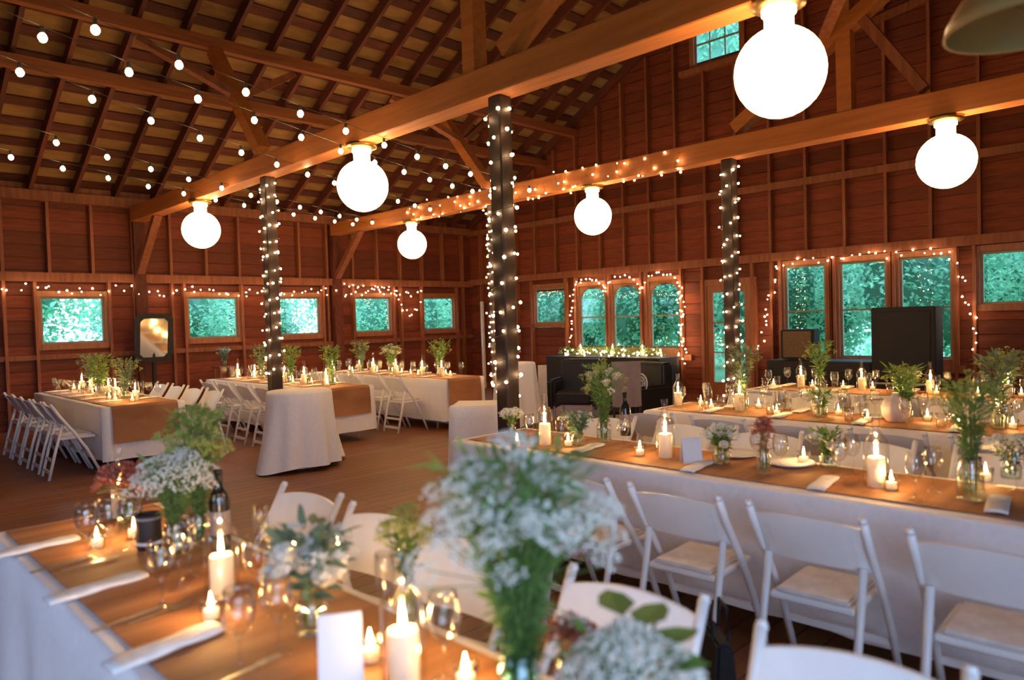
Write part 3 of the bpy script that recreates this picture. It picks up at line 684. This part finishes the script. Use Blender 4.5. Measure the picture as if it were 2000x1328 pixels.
# napkin folded flat, slightly puffed
nk = MB(); L_, W_ = .30, .085; n = 10
for i in range(n+1):
    u = i/n; sk = .03*u
    for j in range(5):
        v = j/4; zz = .012+.008*math.sin(PI*v)*math.sin(PI*(.1+.8*u))+.002*math.sin(u*13+j)
        nk.v.append((u*L_, v*W_+sk, zz))
for i in range(n):
    for j in range(4): a = i*5+j; nk.f.append((a, a+5, a+6, a+1))
napm = nk.mesh('napkin', 'napkin', True)
nap = tag(obj('napkin', napm), 'x', 'napkin'); md = nap.modifiers.new('folded', 'SOLIDIFY'); md.thickness = .010; md.offset = -1
plt = thing('plate', 'x', 'plate')
MB().lathe([(.001, .006), (.07, .006), (.085, .012), (.128, .02), (.13, .017), (.085, .003), (.06, 0), (.001, 0)], 32).build('dish', 'card', plt, smooth=True)
# cutlery
fk = MB(); fk.box(0, .13, -.004, .004, .004, .007); fk.box(.13, .15, -.011, .011, .004, .007)
for q in (-.0095, -.0032, .0032, .0095): fk.box(.15, .192, q-.0015, q+.0015, .004, .007)
fork = tag(fk.build('fork', 'metal'), 'x', 'cutlery')
kn = MB(); kn.box(0, .1, -.006, .006, .004, .009); kn.box(.1, .21, -.009, .007, .005, .007); knife = tag(kn.build('knife', 'metal'), 'x', 'cutlery')
bot = thing('wine_bottle', 'x', 'bottle')
MB().lathe([(.001, 0), (.037, 0), (.038, .01), (.038, .185), (.03, .215), (.0155, .24), (.0145, .29), (.0165, .292), (.0165, .305), (.001, .306)], 24).build('bottle', 'darkglass', bot, smooth=True)
MB().lathe([(.0385, .06), (.0385, .15)], 24).build('paper_label', 'mauve', bot, smooth=True)

# flowers
def umbel(seed, R=.045, n=38, s=.0042, m_='floret'):
    rnd = random.Random(seed); m = MB()
    for i in range(n):
        t = rnd.uniform(0, 2*PI); r = R*math.sqrt(rnd.uniform(0, 1)); m.octa((r*math.cos(t), r*math.sin(t), .020-r*r/R*.35+rnd.uniform(-.004, .004)), s*rnd.uniform(.7, 1.3))
    for i in range(7):
        t = 2*PI*i/7; m.tube([(0, 0, -.025), (R*.7*math.cos(t), R*.7*math.sin(t), .008)], .0008, 3)
    return m.mesh('flower_head', m_)
UM = [umbel(i) for i in range(3)]; UY = [umbel(10+i, .022, 26, .0038, 'yfloret') for i in range(2)]; US = [umbel(20+i, .024, 22, .0042) for i in range(2)]
def fol_mesh(seed, n, h, spread, leafL, leafW, m_, base=.0):
    rnd = random.Random(seed); m = MB()
    for i in range(n):
        t = rnd.uniform(0, 2*PI); u = rnd.uniform(0, 1)**.8; r = spread*(u**1.3)*rnd.uniform(.2, 1); z = base+h*u
        d = Vector((math.cos(t), math.sin(t), rnd.uniform(-.2, 1.4)))
        m.leaf((r*math.cos(t), r*math.sin(t), z), d, (rnd.uniform(-.6, .6), rnd.uniform(-.6, .6), 1), leafL*rnd.uniform(.6, 1.3), leafW*rnd.uniform(.7, 1.2))
    return m.mesh('foliage', m_)
def jar(parent, r, h, m_='glass', lidband=True):
    b2 = MB().lathe([(.001, .002), (r*.92, .002), (r, .012), (r, h*.72), (r*.8, h*.84), (r*.78, h), (r*.75, h), (r*.77, h*.84), (r*.95, h*.7)], 24).build('jar', m_, parent, smooth=True)
    MB().lathe([(.001, .006), (r*.94, .008), (r*.94, h*.55), (.001, h*.55)], 20).build('water', 'water', b2, smooth=True)
    if lidband: MB().lathe([(r*.79, h*.86), (r*.83, h*.88), (r*.83, h*.93), (r*.79, h*.95)], 20).build('neck_ring', m_, b2, smooth=True)
def bouquet(name, label, loc, jr, jh, h, spread, heads, hm, foln, fL, fW, fm, seed, group=None, jm='glass', roses=0, hs=1.0, fold=1.0, rs=1.0):
    rnd = random.Random(seed); t = thing(name, label, 'flowers', loc, 0, group); jar(t, jr, jh, jm)
    st = MB(); tips = []
    for i in range(heads):
        a = 2*PI*(i*.618+rnd.uniform(-.04, .04)); u = math.sqrt((i+.5)/heads); r = spread*u*rnd.uniform(.8, 1.05); z = jh+h*(1-.42*u*u)*rnd.uniform(.78, 1.02)
        p = Vector((r*math.cos(a), r*math.sin(a), z)); mid = Vector((r*.35*math.cos(a), r*.35*math.sin(a), jh+h*.35))
        st.tube([(jr*.4*math.cos(a), jr*.4*math.sin(a), .02), (jr*.5*math.cos(a), jr*.5*math.sin(a), jh), mid, p-Vector((0, 0, .02))], .0016, 3); tips.append((p, a, u))
    st.build('stems', 'stem', t, kind='stuff')
    for i, (p, a, u) in enumerate(tips):
        obj('flower_head', hm[i % len(hm)], t, p, rot=(0, .55*u, a), scl=hs*rnd.uniform(.75, 1.2))
    if foln:
        me = fol_mesh(seed+50, foln, h*fold, spread*.8, fL, fW, fm, jh*.75); obj('foliage', me, t, kind='stuff')
    for i in range(roses):
        a = 2*PI*i/max(1, roses)+rnd.uniform(-.3, .3); r = spread*rnd.uniform(.35, .95)
        obj('rose', ROSE, t, (r*math.cos(a), r*math.sin(a), jh+h*rnd.uniform(.25, .8)), rot=(0, .6, a), scl=rs*rnd.uniform(.8, 1.15))
    return t
def rose_mesh(R=.03, m_='rose'):
    m = MB()
    for ring, (nr, r, tilt, hh) in enumerate(((3, .008, .1, .028), (5, .016, .35, .028), (6, .023, .75, .024), (7, .026, 1.15, .02))):
        for i in range(nr):
            a = 2*PI*i/nr+ring*.5; c, s = math.cos(a), math.sin(a); w_ = R*.62
            base = Vector((c*r*.4, s*r*.4, -.006)); out = Vector((c*math.sin(tilt), s*math.sin(tilt), math.cos(tilt))); sd = Vector((-s, c, 0))
            p = [base, base+out*hh*.6+sd*w_*.6+Vector((c, s, 0))*.003, base+out*hh*.6-sd*w_*.6+Vector((c, s, 0))*.003, base+out*hh*1.1+sd*w_*.45, base+out*hh*1.1-sd*w_*.45, base+out*hh*.65+Vector((c, s, 0))*.009]
            m.add(p, [(0, 1, 5), (0, 5, 2), (1, 3, 5), (3, 4, 5), (4, 2, 5)])
    m.octa((0, 0, .008), .012)
    return m.mesh('rose', m_, True)
ROSE = rose_mesh(); PINKR = rose_mesh(.02, 'pink')

def lay(proto, px, py, label, group=None, rz=0, scl=1.0, z=.7575):
    p = at(px, py, z); return place(proto, (p.x, p.y, z), rz, label, group, scl)
Z0 = .7575
# -- nearest table
g0 = 'settings on the nearest table'
lay(lan, 435, 1164, 'pillar candle burning in a clear bottle lantern beside the dark jar', 'bottle lanterns on the nearest table')
lay(lan, 790, 1338, 'brightest pillar candle lantern beside the white card on the nearest table', 'bottle lanterns on the nearest table')
lay(lan, 236, 1008, 'farthest bottle lantern on the nearest table, behind the wine glasses', 'bottle lanterns on the nearest table')
for px, py, l in [(413, 1212, 'votive candle in front of the pillar candle on the nearest table'), (575, 1090, 'votive candle half hidden behind the white roses'), (724, 1292, 'votive candle at the foot of the white card'), (910, 1345, 'votive candle at the bottom edge beside the blue jar'),
                  (190, 1070, 'votive candle among the far cluster of wine glasses'), (262, 1050, 'votive candle behind the dark jar'), (660, 1090, 'votive candle behind the bouquet of roses')]:
    lay(vot, px, py, l, 'votive candles on the nearest table')
for px, py, l in [(318, 1188, 'wine glass left of the pillar candle on the nearest table'), (470, 1312, 'wine glass in front of the votive on the nearest table'), (172, 1092, 'leftmost wine glass on the nearest table'), (215, 1078, 'second wine glass from the left on the nearest table'), (545, 1278, 'wine glass between votive and card on the nearest table'),
                  (258, 1072, 'third wine glass from the left on the nearest table'), (352, 1150, 'wine glass just behind the left one of the pillar candle'), (505, 1180, 'wine glass right of the pillar candle on the nearest table'),
                  (870, 1330, 'wine glass left of the blue jar on the nearest table')]:
    lay(wg, px, py, l, 'wine glasses on the nearest table', scl=1.02)
for px, py, l in [(372, 1128, 'champagne flute behind the wine glass, left of the pillar candle'), (512, 1108, 'champagne flute behind the pillar candle'), (755, 1235, 'champagne flute behind the brightest lantern')]:
    lay(fg, px, py, l, 'champagne flutes on the nearest table')
for px, py, rz, l in [(98, 1186, .05, 'white folded napkin second from the far end of the nearest table'), (222, 1322, .08, 'white folded napkin nearest the camera, lower left'), (-15, 1096, .03, 'white folded napkin at the far left end of the nearest table')]:
    p = at(px, py, Z0); place(nap, (p.x+.0, p.y, Z0), rz-.02, l, 'napkins on the nearest table')
for px, py, l in [(250, 1222, 'fork beyond the nearest napkin'), (120, 1118, 'fork beyond the second napkin'), (410, 1345, 'fork at the bottom edge below the wine glass')]:
    p = at(px, py, Z0); place(fork, (p.x, p.y, Z0), .15, l, 'cutlery on the nearest table')
for px, py, l in [(180, 1238, 'knife beyond the nearest napkin'), (60, 1122, 'knife beyond the second napkin')]:
    p = at(px, py, Z0); place(knife, (p.x, p.y, Z0), .22, l, 'cutlery on the nearest table')
lay(bot, 432, 1072, 'dark wine bottle standing behind the tall white flowers', 'wine bottles')
# dark banded jar with tall white and green flowers
p = at(345, 1082, Z0)
t = bouquet('flower_jar', 'airy white and green flowers in a jar right of the dark jar', (p.x, p.y, Z0), .045, .13, .26, .15, 44, UM, 500, .05, .012, 'feather', 3, None, 'glass', hs=1.0)
p = at(405, 1078, Z0)
bouquet('flower_jar', 'tall olive green spray rising behind the dark wine bottle', (p.x+.02, p.y+.12, Z0), .04, .13, .42, .13, 36, UY, 600, .05, .014, 'feather', 4, None, 'glass', hs=1.3)

p = at(292, 1070, Z0); t = thing('dark_mug', 'dark jar with a pale rim band, left of the tall white flowers', 'jar', (p.x, p.y, Z0))
MB().lathe([(.001, 0), (.042, 0), (.046, .02), (.046, .12), (.042, .135), (.04, .135), (.043, .12), (.043, .02), (.001, .01)], 24).build('body', 'post', t, smooth=True)
MB().lathe([(.047, .02), (.047, .032)], 24).build('pale_band', 'pale', t, smooth=True); MB().lathe([(.047, .115), (.047, .125)], 24).build('pale_band', 'mauve', t, smooth=True)
p = at(1018, 1405, Z0)
bouquet('flower_jar', 'large loose bouquet of white lace flowers in a blue glass jar at the front', (p.x, p.y, Z0), .045, .15, .44, .215, 74, UM, 1500, .055, .012, 'feather', 5, None, 'bluejar', hs=.95)
p = at(610, 1235, Z0)
t = bouquet('rose_bouquet', 'low bouquet of white roses and grey green leaves behind the white card', (p.x, p.y, Z0), .045, .10, .20, .13, 10, US, 130, .075, .03, 'eucal', 8, None, 'glass', roses=12, rs=1.35)
p = at(800, 1215, Z0)
bouquet('sprig_bottle', 'slim bottle of yellow green sprigs behind the brightest lantern', (p.x, p.y, Z0), .022, .15, .17, .075, 22, UY, 90, .04, .016, 'leaf', 11, None, 'glass')
p = at(215, 1045, Z0)
bouquet('dried_flower_jar', 'reddish brown dried flowers at the far end of the nearest table', (p.x+.1, p.y+.1, Z0), .04, .10, .17, .13, 34, [PINKR], 120, .05, .016, 'pink', 13, None, 'glass')
p = at(1235, 1500, Z0)
t = bouquet('flower_jar', 'low bouquet of white lace flowers with broad leaves, bottom right of the blue jar', (p.x, p.y, Z0), .045, .10, .15, .13, 40, UM, 120, .06, .025, 'leaf', 17, None, 'glass', roses=0, hs=.85)
for i, (a, zz) in enumerate(((.9, .27), (.2, .25), (-.3, .22))):
    MB().leaf((0, 0, 0), (math.cos(a), math.sin(a), .15), (0, 0, 1), .13, .075).build('leaf', 'leaf', t, loc=(.04*math.cos(a), .04*math.sin(a), zz))
p = at(1110, 1345, Z0)
bouquet('bud_jar', 'small jar of dusty pink blooms right of the blue jar', (p.x, p.y, Z0), .03, .08, .08, .05, 9, [PINKR, US[0]], 40, .03, .014, 'leaf', 19)
# white tent card
def tent_card(loc, rz, w_, h, label):
    t = thing('table_card', label, 'card', loc, rz, 'white tent cards')
    for s, n_ in ((1, 'front_leaf'), (-1, 'back_leaf')):
        MB().add([(-w_/2, -s*.045, 0), (w_/2, -s*.045, 0), (w_/2, 0, h), (-w_/2, 0, h), (-w_/2, -s*.043, 0), (w_/2, -s*.043, 0), (w_/2, s*.002, h), (-w_/2, s*.002, h)],
                 [(0, 1, 2, 3), (7, 6, 5, 4), (0, 4, 5, 1), (1, 5, 6, 2), (2, 6, 7, 3), (3, 7, 4, 0)]).build(n_, 'card', t)
p = at(668, 1338, Z0); tent_card((p.x, p.y, Z0), -.58, .10, .17, 'white folded card standing on the nearest table beside the lanterns')
# -- long right-hand table
G = 'long right-hand table'
for px, py, l in [(1065, 868, 'bottle lantern near the left end of the %s' % G), (1300, 893, 'bottle lantern left of the white card on the %s' % G), (1712, 950, 'bottle lantern glowing beside the clear jar on the %s' % G)]:
    lay(lan, px, py, l, 'bottle lanterns on the %s' % G, scl=1.08)
for px, py, l in [(1250, 890, 'votive candle left of the tall lantern and card'), (1741, 957, 'votive candle touching the right-hand lantern'), (1010, 872, 'votive candle at the far left of the %s' % G), (1570, 905, 'votive candle behind the oval plates'), (1925, 940, 'votive candle at the right end of the %s' % G), (1110, 872, 'votive candle under the green sprays')]:
    lay(vot, px, py, l, 'votive candles on the %s' % G, scl=1.1)
for px, py, l in [(1788, 975, 'wine glass right of the glowing lantern'), (1822, 960, 'second wine glass right of the glowing lantern'), (1665, 925, 'wine glass left of the glowing lantern'), (1480, 912, 'wine glass behind the white napkin'), (1035, 868, 'wine glass near the left end'), (1098, 880, 'wine glass beside the left-end lantern'), (1985, 960, 'wine glass at the right edge'), (1525, 925, 'wine glass between the bouquets'), (1218, 880, 'wine glass beside the dark bottle'), (1640, 935, 'wine glass before the low bouquet')]:
    lay(wg, px, py, l+' on the '+G, 'wine glasses on the %s' % G)
for px, py, l in [(1345, 920, 'white napkin under the card'), (1595, 955, 'white napkin at the table edge left of the lantern glow'), (1945, 1000, 'white napkin at the right edge'), (1130, 882, 'white napkin near the left end')]:
    p = at(px, py, Z0); place(nap, (p.x-.03, p.y-.05, Z0), .05, l+' of the '+G, 'napkins on the %s' % G)
for px, py, l in [(1545, 908, 'white plate behind the napkins'), (1440, 890, 'white plate behind the bouquet')]: lay(plt, px, py, l+' on the '+G, 'plates', z=.758)
lay(bot, 1222, 850, 'dark wine bottle on the %s' % G, 'wine bottles')
p = at(1350, 903, Z0); tent_card((p.x, p.y, Z0), -.72, .11, .14, 'white folded card on the %s beside a lantern' % G)
p = at(1895, 975, Z0); bouquet('flower_jar', 'tall green spray in a clear jar at the right end of the %s' % G, (p.x, p.y, Z0), .055, .19, .36, .14, 20, UY, 560, .05, .012, 'feather', 23, None, 'glass')
p = at(1180, 862, Z0); bouquet('flower_jar', 'tall green and white spray at the left half of the %s' % G, (p.x, p.y, Z0), .05, .15, .40, .17, 30, UY+US, 560, .05, .012, 'feather', 29, None, 'glass')
p = at(1128, 870, Z0); bouquet('foliage_jar', 'low mound of grey green leaves right of the left-end lantern', (p.x, p.y, Z0), .05, .08, .15, .13, 8, US, 240, .05, .022, 'eucal', 31, None, 'glass')
p = at(1410, 905, Z0); bouquet('rose_bouquet', 'low white bouquet right of the card on the %s' % G, (p.x, p.y, Z0), .05, .09, .12, .10, 16, US, 120, .05, .022, 'leaf', 37, None, 'glass', roses=5)
p = at(1492, 925, Z0); bouquet('dried_flower_jar', 'upright brown dried stems in the middle of the %s' % G, (p.x, p.y, Z0), .035, .13, .17, .05, 14, [PINKR], 60, .05, .012, 'pink', 41, None, 'glass', hs=.8)
p = at(1618, 912, Z0); bouquet('rose_bouquet', 'low green bouquet with cream roses left of the glowing lantern', (p.x, p.y, Z0), .045, .08, .13, .10, 8, US, 150, .05, .022, 'leaf', 43, None, 'glass', roses=5)
p = at(1000, 858, Z0); bouquet('bud_jar', 'small white flowers in clear glasses at the left end of the %s' % G, (p.x, p.y, Z0), .03, .12, .09, .08, 18, US, 70, .04, .014, 'feather', 47)
p = at(1975, 935, Z0); bouquet('rose_bouquet', 'pale bouquet at the right edge of the %s' % G, (p.x, p.y, Z0), .045, .09, .12, .11, 22, US, 90, .05, .02, 'eucal', 49, None, 'glass', roses=3)
# -- other tables: a run of settings each
ORD = ['first', 'second', 'third', 'fourth', 'fifth', 'sixth', 'seventh', 'eighth', 'ninth', 'tenth', 'eleventh', 'twelfth', 'thirteenth']
def run(nm_, x0, x1, y0, y1, seed, tall, dens=1.0, vase=True):
    rnd = random.Random(seed); L2 = y1-y0; n = int(L2/.30*dens); cx = (x0+x1)/2
    for i in range(n):
        y = y0+(i+.5)*L2/n
        w2 = ORD[i]+' from its near end'
        place(vot, (cx+rnd.uniform(-.16, .16), y+rnd.uniform(-.06, .06), Z0), 0, 'votive candle on the %s table, %s' % (nm_, w2), 'votive candles on the %s table' % nm_, 1.1)
        if i % 2 == 0:
            place(lan, (cx+rnd.uniform(-.1, .1), y+.12, Z0), 0, 'bottle lantern on the %s table, beside the %s votive %s' % (nm_, ORD[i], 'from its near end'), 'bottle lanterns on the %s table' % nm_, rnd.uniform(.9, 1.1))
        for s in (-1, 1):
            place(wg, (cx+s*(x1-x0)*.27, y+rnd.uniform(-.04, .04), Z0), 0, 'wine glass, %s side of the %s table, %s' % ('left' if s < 0 else 'right', nm_, w2), 'wine glasses on the %s table' % nm_)
            if i % 2:
                place(tb, (cx+s*(x1-x0)*.2, y+.1, Z0), 0, 'water tumbler, %s side of the %s table, beside the %s wine glass' % ('left' if s < 0 else 'right', nm_, ORD[i]), 'tumblers on the %s table' % nm_)
                place(nap, (cx+(-.33 if s < 0 else .06)*(x1-x0)/.8, y-.06, Z0), 0, 'white napkin, %s side of the %s table, before the %s wine glass' % ('left' if s < 0 else 'right', nm_, ORD[i]), 'napkins on the %s table' % nm_)
    for j, (y, h, sp, kind_) in enumerate(tall):
        lab = {'g': 'green feathery spray', 'w': 'white and green spray', 'd': 'dark green spray', 'r': 'low bouquet of pale blooms'}[kind_]
        pos = 'near the camera end' if y < y0+L2*.3 else 'at the middle' if y < y0+L2*.65 else 'at the far end'
        hm = {'g': UY, 'w': UM, 'd': UY, 'r': US}[kind_]; fm = {'g': 'feather', 'w': 'feather', 'd': 'eucal', 'r': 'leaf'}[kind_]
        bouquet('flower_jar', '%s %s of the %s table' % (lab, pos, nm_), (cx+.03*((-1)**j), y, Z0), .05, .15 if kind_ != 'r' else .09, h, sp, 16, hm, int(260*(.6 if kind_ == 'r' else 1)), .07, .02, fm, seed*7+j, None, 'glass', roses=4 if kind_ == 'r' else 0)
a = TB['second right-hand']; run('second right-hand', a[0], a[1], .9, a[3]-.1, 5, [(3.05, .42, .17, 'd'), (2.35, .12, .12, 'r'), (1.75, .28, .14, 'g'), (1.15, .40, .18, 'd')])
a = TB['third right-hand']; run('third right-hand', a[0], a[1], 1.2, a[3]-.1, 6, [(3.2, .38, .2, 'g'), (2.3, .15, .12, 'r'), (1.5, .3, .16, 'd')])
a = TB['far left']; run('far left', a[0], a[1], a[2]+.15, a[3]-.1, 7, [(11.2, .42, .2, 'd'), (10.55, .4, .2, 'g'), (9.75, .36, .2, 'd')])
a = TB['middle far']; run('middle far', a[0], a[1], a[2]+.15, a[3]-.1, 8, [(11.1, .42, .18, 'd'), (10.0, .42, .2, 'g'), (8.95, .42, .16, 'g')])
a = TB['corner']; run('corner', a[0], a[1], a[2]+.15, a[3]-.1, 9, [(11.0, .4, .2, 'd'), (10.0, .34, .2, 'w'), (8.8, .42, .22, 'g')])
# ribbed pale gourd vase on the second right-hand table
p = at(1745, 825, Z0); t = thing('ribbed_vase', 'pale ribbed gourd-shaped vase on the second right-hand table', 'vase', (p.x+.05, p.y, Z0))
MB().lathe([(.001, 0), (.06, 0), (.095, .05), (.10, .11), (.075, .17), (.03, .195), (.025, .215), (.02, .215)], 32, ribs=.05).build('body', 'stone', t, smooth=True)

# ------------------------------------------------------------------ furniture along the walls
# standing mirror
mr = thing('standing_mirror', 'black framed mirror with clipped corners on a stand against the left wall', 'mirror', (4.30, 12.92, 0), 0)
def octo(hw, h0, h1, c): return [(-hw+c, h0), (hw-c, h0), (hw, h0+c), (hw, h1-c), (hw-c, h1), (-hw+c, h1), (-hw, h1-c), (-hw, h0+c)]
o1 = octo(.30, 1.06, 1.88, .08); o2 = octo(.225, 1.14, 1.80, .06); m = MB()
for yy in (-.03, .01):
    m.v += [(x, yy, z) for x, z in o1]+[(x, yy, z) for x, z in o2]
for j in range(8):
    k2 = (j+1) % 8; m.f += [(j, k2, 8+k2, 8+j), (16+j, 24+j, 24+k2, 16+k2), (j, 16+j, 16+k2, k2), (8+j, 8+k2, 24+k2, 24+j)]
m.v = [(x, y, z-1.47) for x, y, z in m.v]; m.build('frame', 'black', mr, loc=(0, 0, 1.47)).rotation_euler = (.15, 0, 0)
MB().add([(x, -.012, z-1.47) for x, z in o2]+[(x, .008, z-1.47) for x, z in o2], [tuple(range(8)), tuple(range(15, 7, -1))]).build('mirror_glass', 'mirror', mr, loc=(0, 0, 1.47)).rotation_euler = (.15, 0, 0)
MB().tube([(0, .06, .03), (0, .06, 1.45)], .035, 10).build('pole', 'black', mr)
for a in range(3): MB().bar((0, .03, .06), (.28*math.cos(a*2.1-1.6), .03+.28*math.sin(a*2.1-1.6), .015), .04, .03).build('foot', 'black', mr)
# pale pole leaning in the dark corner
tag(MB().tube([(11.55, 12.6, .0), (11.72, 12.8, 2.05)], .045, 10).build('wooden_pole', 'pale'), 'pale pole leaning in the dark corner left of the post pair', 'pole')
# black draped buffet under the arched windows
c = cloth('buffet_cloth', XR-.95, XR-.25, 7.35, 10.05, .83, .02, .012, .02, 21, 'black'); smooth_sides(c); tag(c, 'black cloth on the buffet table under the arched windows', 'tablecloth')
t = thing('buffet_table', 'buffet table under a black cloth below the arched windows', 'table', (XR-.6, 8.7, 0))
MB().box(-.32, .32, -1.3, 1.3, .78, .815).build('tabletop', 'pale', t)
for sx in (-1, 1):
    for sy in (-1, 1): MB().tube([(sx*.26, sy*1.15, 0), (sx*.26, sy*1.15, .78)], .016, 8).build('leg', 'metal', t)
me = MB(); rnd = random.Random(4)
for i in range(500): me.leaf((rnd.uniform(-.2, .2), rnd.uniform(-1.2, 1.2), rnd.uniform(.0, .14)), (rnd.uniform(-1, 1), rnd.uniform(-1, 1), rnd.uniform(0, 1)), (0, 0, 1), .09, .035)
o = me.build('garland', 'leaf', loc=(XR-.6, 8.7, .84)); tag(o, 'leafy garland lying along the black buffet', 'garland', kind='stuff')
fairy_string([(XR-.62+.12*math.sin(i*1.4), 7.5+i*.1, .90+.02*math.sin(i)) for i in range(25)], 'fairy lights tangled in the garland on the black buffet', jit=.05, step=.055)
for i, (yy) in enumerate((7.9, 8.6, 9.4)):
    place(lan, (XR-.62, yy, .836), 0, 'bottle lantern on the black buffet under the %s arched window' % ['right', 'middle', 'left'][i], 'bottle lanterns on the buffet')
# black armchairs
def armchair(x, y, rz, label):
    t = thing('armchair', label, 'chair', (x, y, 0), rz, 'black armchairs')
    def bb(n_, *a, mt='blackgloss', bv=.04):
        me = MB().box(*a).mesh(n_, mt); bevel(me, bv, 3); return obj(n_, me, t)
    bb('seat', -.30, .34, -.30, .30, .22, .44); bb('backrest', -.42, -.22, -.34, .34, .2, .92)
    bb('arm', -.34, .32, -.42, -.30, .15, .62); bb('arm', -.34, .32, .30, .42, .15, .62)
    for sx in (-.3, .28):
        for sy in (-.32, .32): MB().tube([(sx, sy, 0), (sx, sy, .2)], .018, 8).build('leg', 'metal', t)
armchair(8.95, 7.55, 3.6, 'black leather armchair just right of the paired posts')
armchair(8.6, 6.15, 2.9, 'black armchair in front of the black buffet, right of the mauve panel')
# mauve panel sign
p = (8.1, 5.95); t = thing('display_board', 'mauve grey board standing behind the green spray on the long table', 'board', (p[0], p[1], 0), -PI/4)
MB().box(-.20, .20, -.012, .012, .35, .98).build('panel', 'mauve', t)
for sx in (-.18, .18): MB().bar((sx, .0, .01), (sx, .0, .36), .03, .03).build('leg', 'post', t)
t = thing('folded_easel', 'pale upright board beside the first black armchair', 'board', (8.45, 7.85, 0), -.8)
MB().box(-.07, .07, -.015, .015, 0, .86).build('panel', 'pale', t)
t = thing('round_ornament', 'round white openwork ornament on the dark armchair', 'ornament', (8.36, 5.9, .66))
for r_ in (.11, .075, .04): MB().tube([(0.02*0, r_*math.cos(a), r_*1.2*math.sin(a)) for a in [2*PI*i/20 for i in range(21)]], .012, 6).build('ring', 'card', t)
MB().box(-.01, .01, -.02, .02, -.66, -.12).build('stand', 'black', t)
# speakers and DJ table
def speaker(x, y, z, w_, d, h, label, rz, grille='grille'):
    t = thing('loudspeaker', label, 'speaker', (x, y, z), rz, 'black loudspeakers')
    me = MB().box(-d/2, d/2, -w_/2, w_/2, 0, h).mesh('cabinet', 'black'); bevel(me, .015, 2); obj('cabinet', me, t)
    me = MB().box(-d/2-.014, -d/2-.001, -w_*.42, w_*.42, h*.06, h*.94).mesh('grille', grille); bevel(me, .005, 1); obj('grille', me, t)
    return t
speaker(11.2, 4.86, .86, .50, .36, .46, 'small black speaker with brown grille before the left tall sash window', .15)
speaker(10.85, 3.22, .62, .78, .55, 1.0, 'big black speaker cabinet standing before the right tall sash window', .1, 'black')
c = cloth('dj_cloth', 10.95, 11.6, 3.7, 5.3, .84, .02, .01, .02, 25, 'black'); smooth_sides(c); tag(c, 'black cloth on the music table before the tall sash windows', 'tablecloth')
t = thing('music_table', 'music table under a black cloth before the tall sash windows', 'table', (11.28, 4.5, 0)); MB().box(-.28, .28, -.75, .75, .8, .83).build('tabletop', 'pale', t)
for sx in (-1, 1):
    for sy in (-1, 1): MB().tube([(sx*.22, sy*.65, 0), (sx*.22, sy*.65, .8)], .016, 8).build('leg', 'metal', t)
t = thing('flight_case', 'black equipment case under the big black speaker', 'case', (10.85, 3.22, 0), .1)
me = MB().box(-.30, .30, -.42, .42, 0, .60).mesh('body', 'black'); bevel(me, .01, 1); obj('body', me, t)
for z_ in (.02, .57): MB().box(-.306, -.300, -.42, .42, z_, z_+.025).build('edge_strip', 'metal', t)
# plants on a shelf by the left wall
p = Vector((5.5, 12.85)); t = thing('plant_stand', 'tall wooden plant stand under the second left-wall window', 'stand', (5.5, 12.95, 0))
MB().box(-.16, .16, -.16, .16, .88, .91).build('top', 'stud', t)
for sx in (-.13, .13):
    for sy in (-.13, .13): MB().bar((sx, sy, 0), (sx, sy, .88), .03, .03).build('leg', 'stud', t)
bouquet('foliage_jar', 'grey green plant on the stand under the second left-wall window', (5.5, 12.95, .911), .06, .10, .24, .13, 6, US, 160, .06, .03, 'eucal', 77)
# black tote bag on the floor among the chairs
p = at(1428, 1330, .0); p = Vector((2.55, 1.47, 0)); t = thing('tote_bag', 'black tote bag on the floor between the white chairs', 'bag', (p.x, p.y, 0), .8)
me = MB().add([(-.15, -.06, 0), (.15, -.06, 0), (.15, .06, 0), (-.15, .06, 0), (-.13, -.03, .34), (.13, -.03, .34), (.13, .03, .34), (-.13, .03, .34)], [(0, 3, 2, 1), (4, 5, 6, 7), (0, 1, 5, 4), (1, 2, 6, 5), (2, 3, 7, 6), (3, 0, 4, 7)]).mesh('body', 'black'); bevel(me, .012, 2); obj('body', me, t)
for s in (-.032, .032): MB().tube([(-.07, s, .33), (-.05, s, .45), (.05, s, .45), (.07, s, .33)], .008, 6).build('handle', 'black', t)
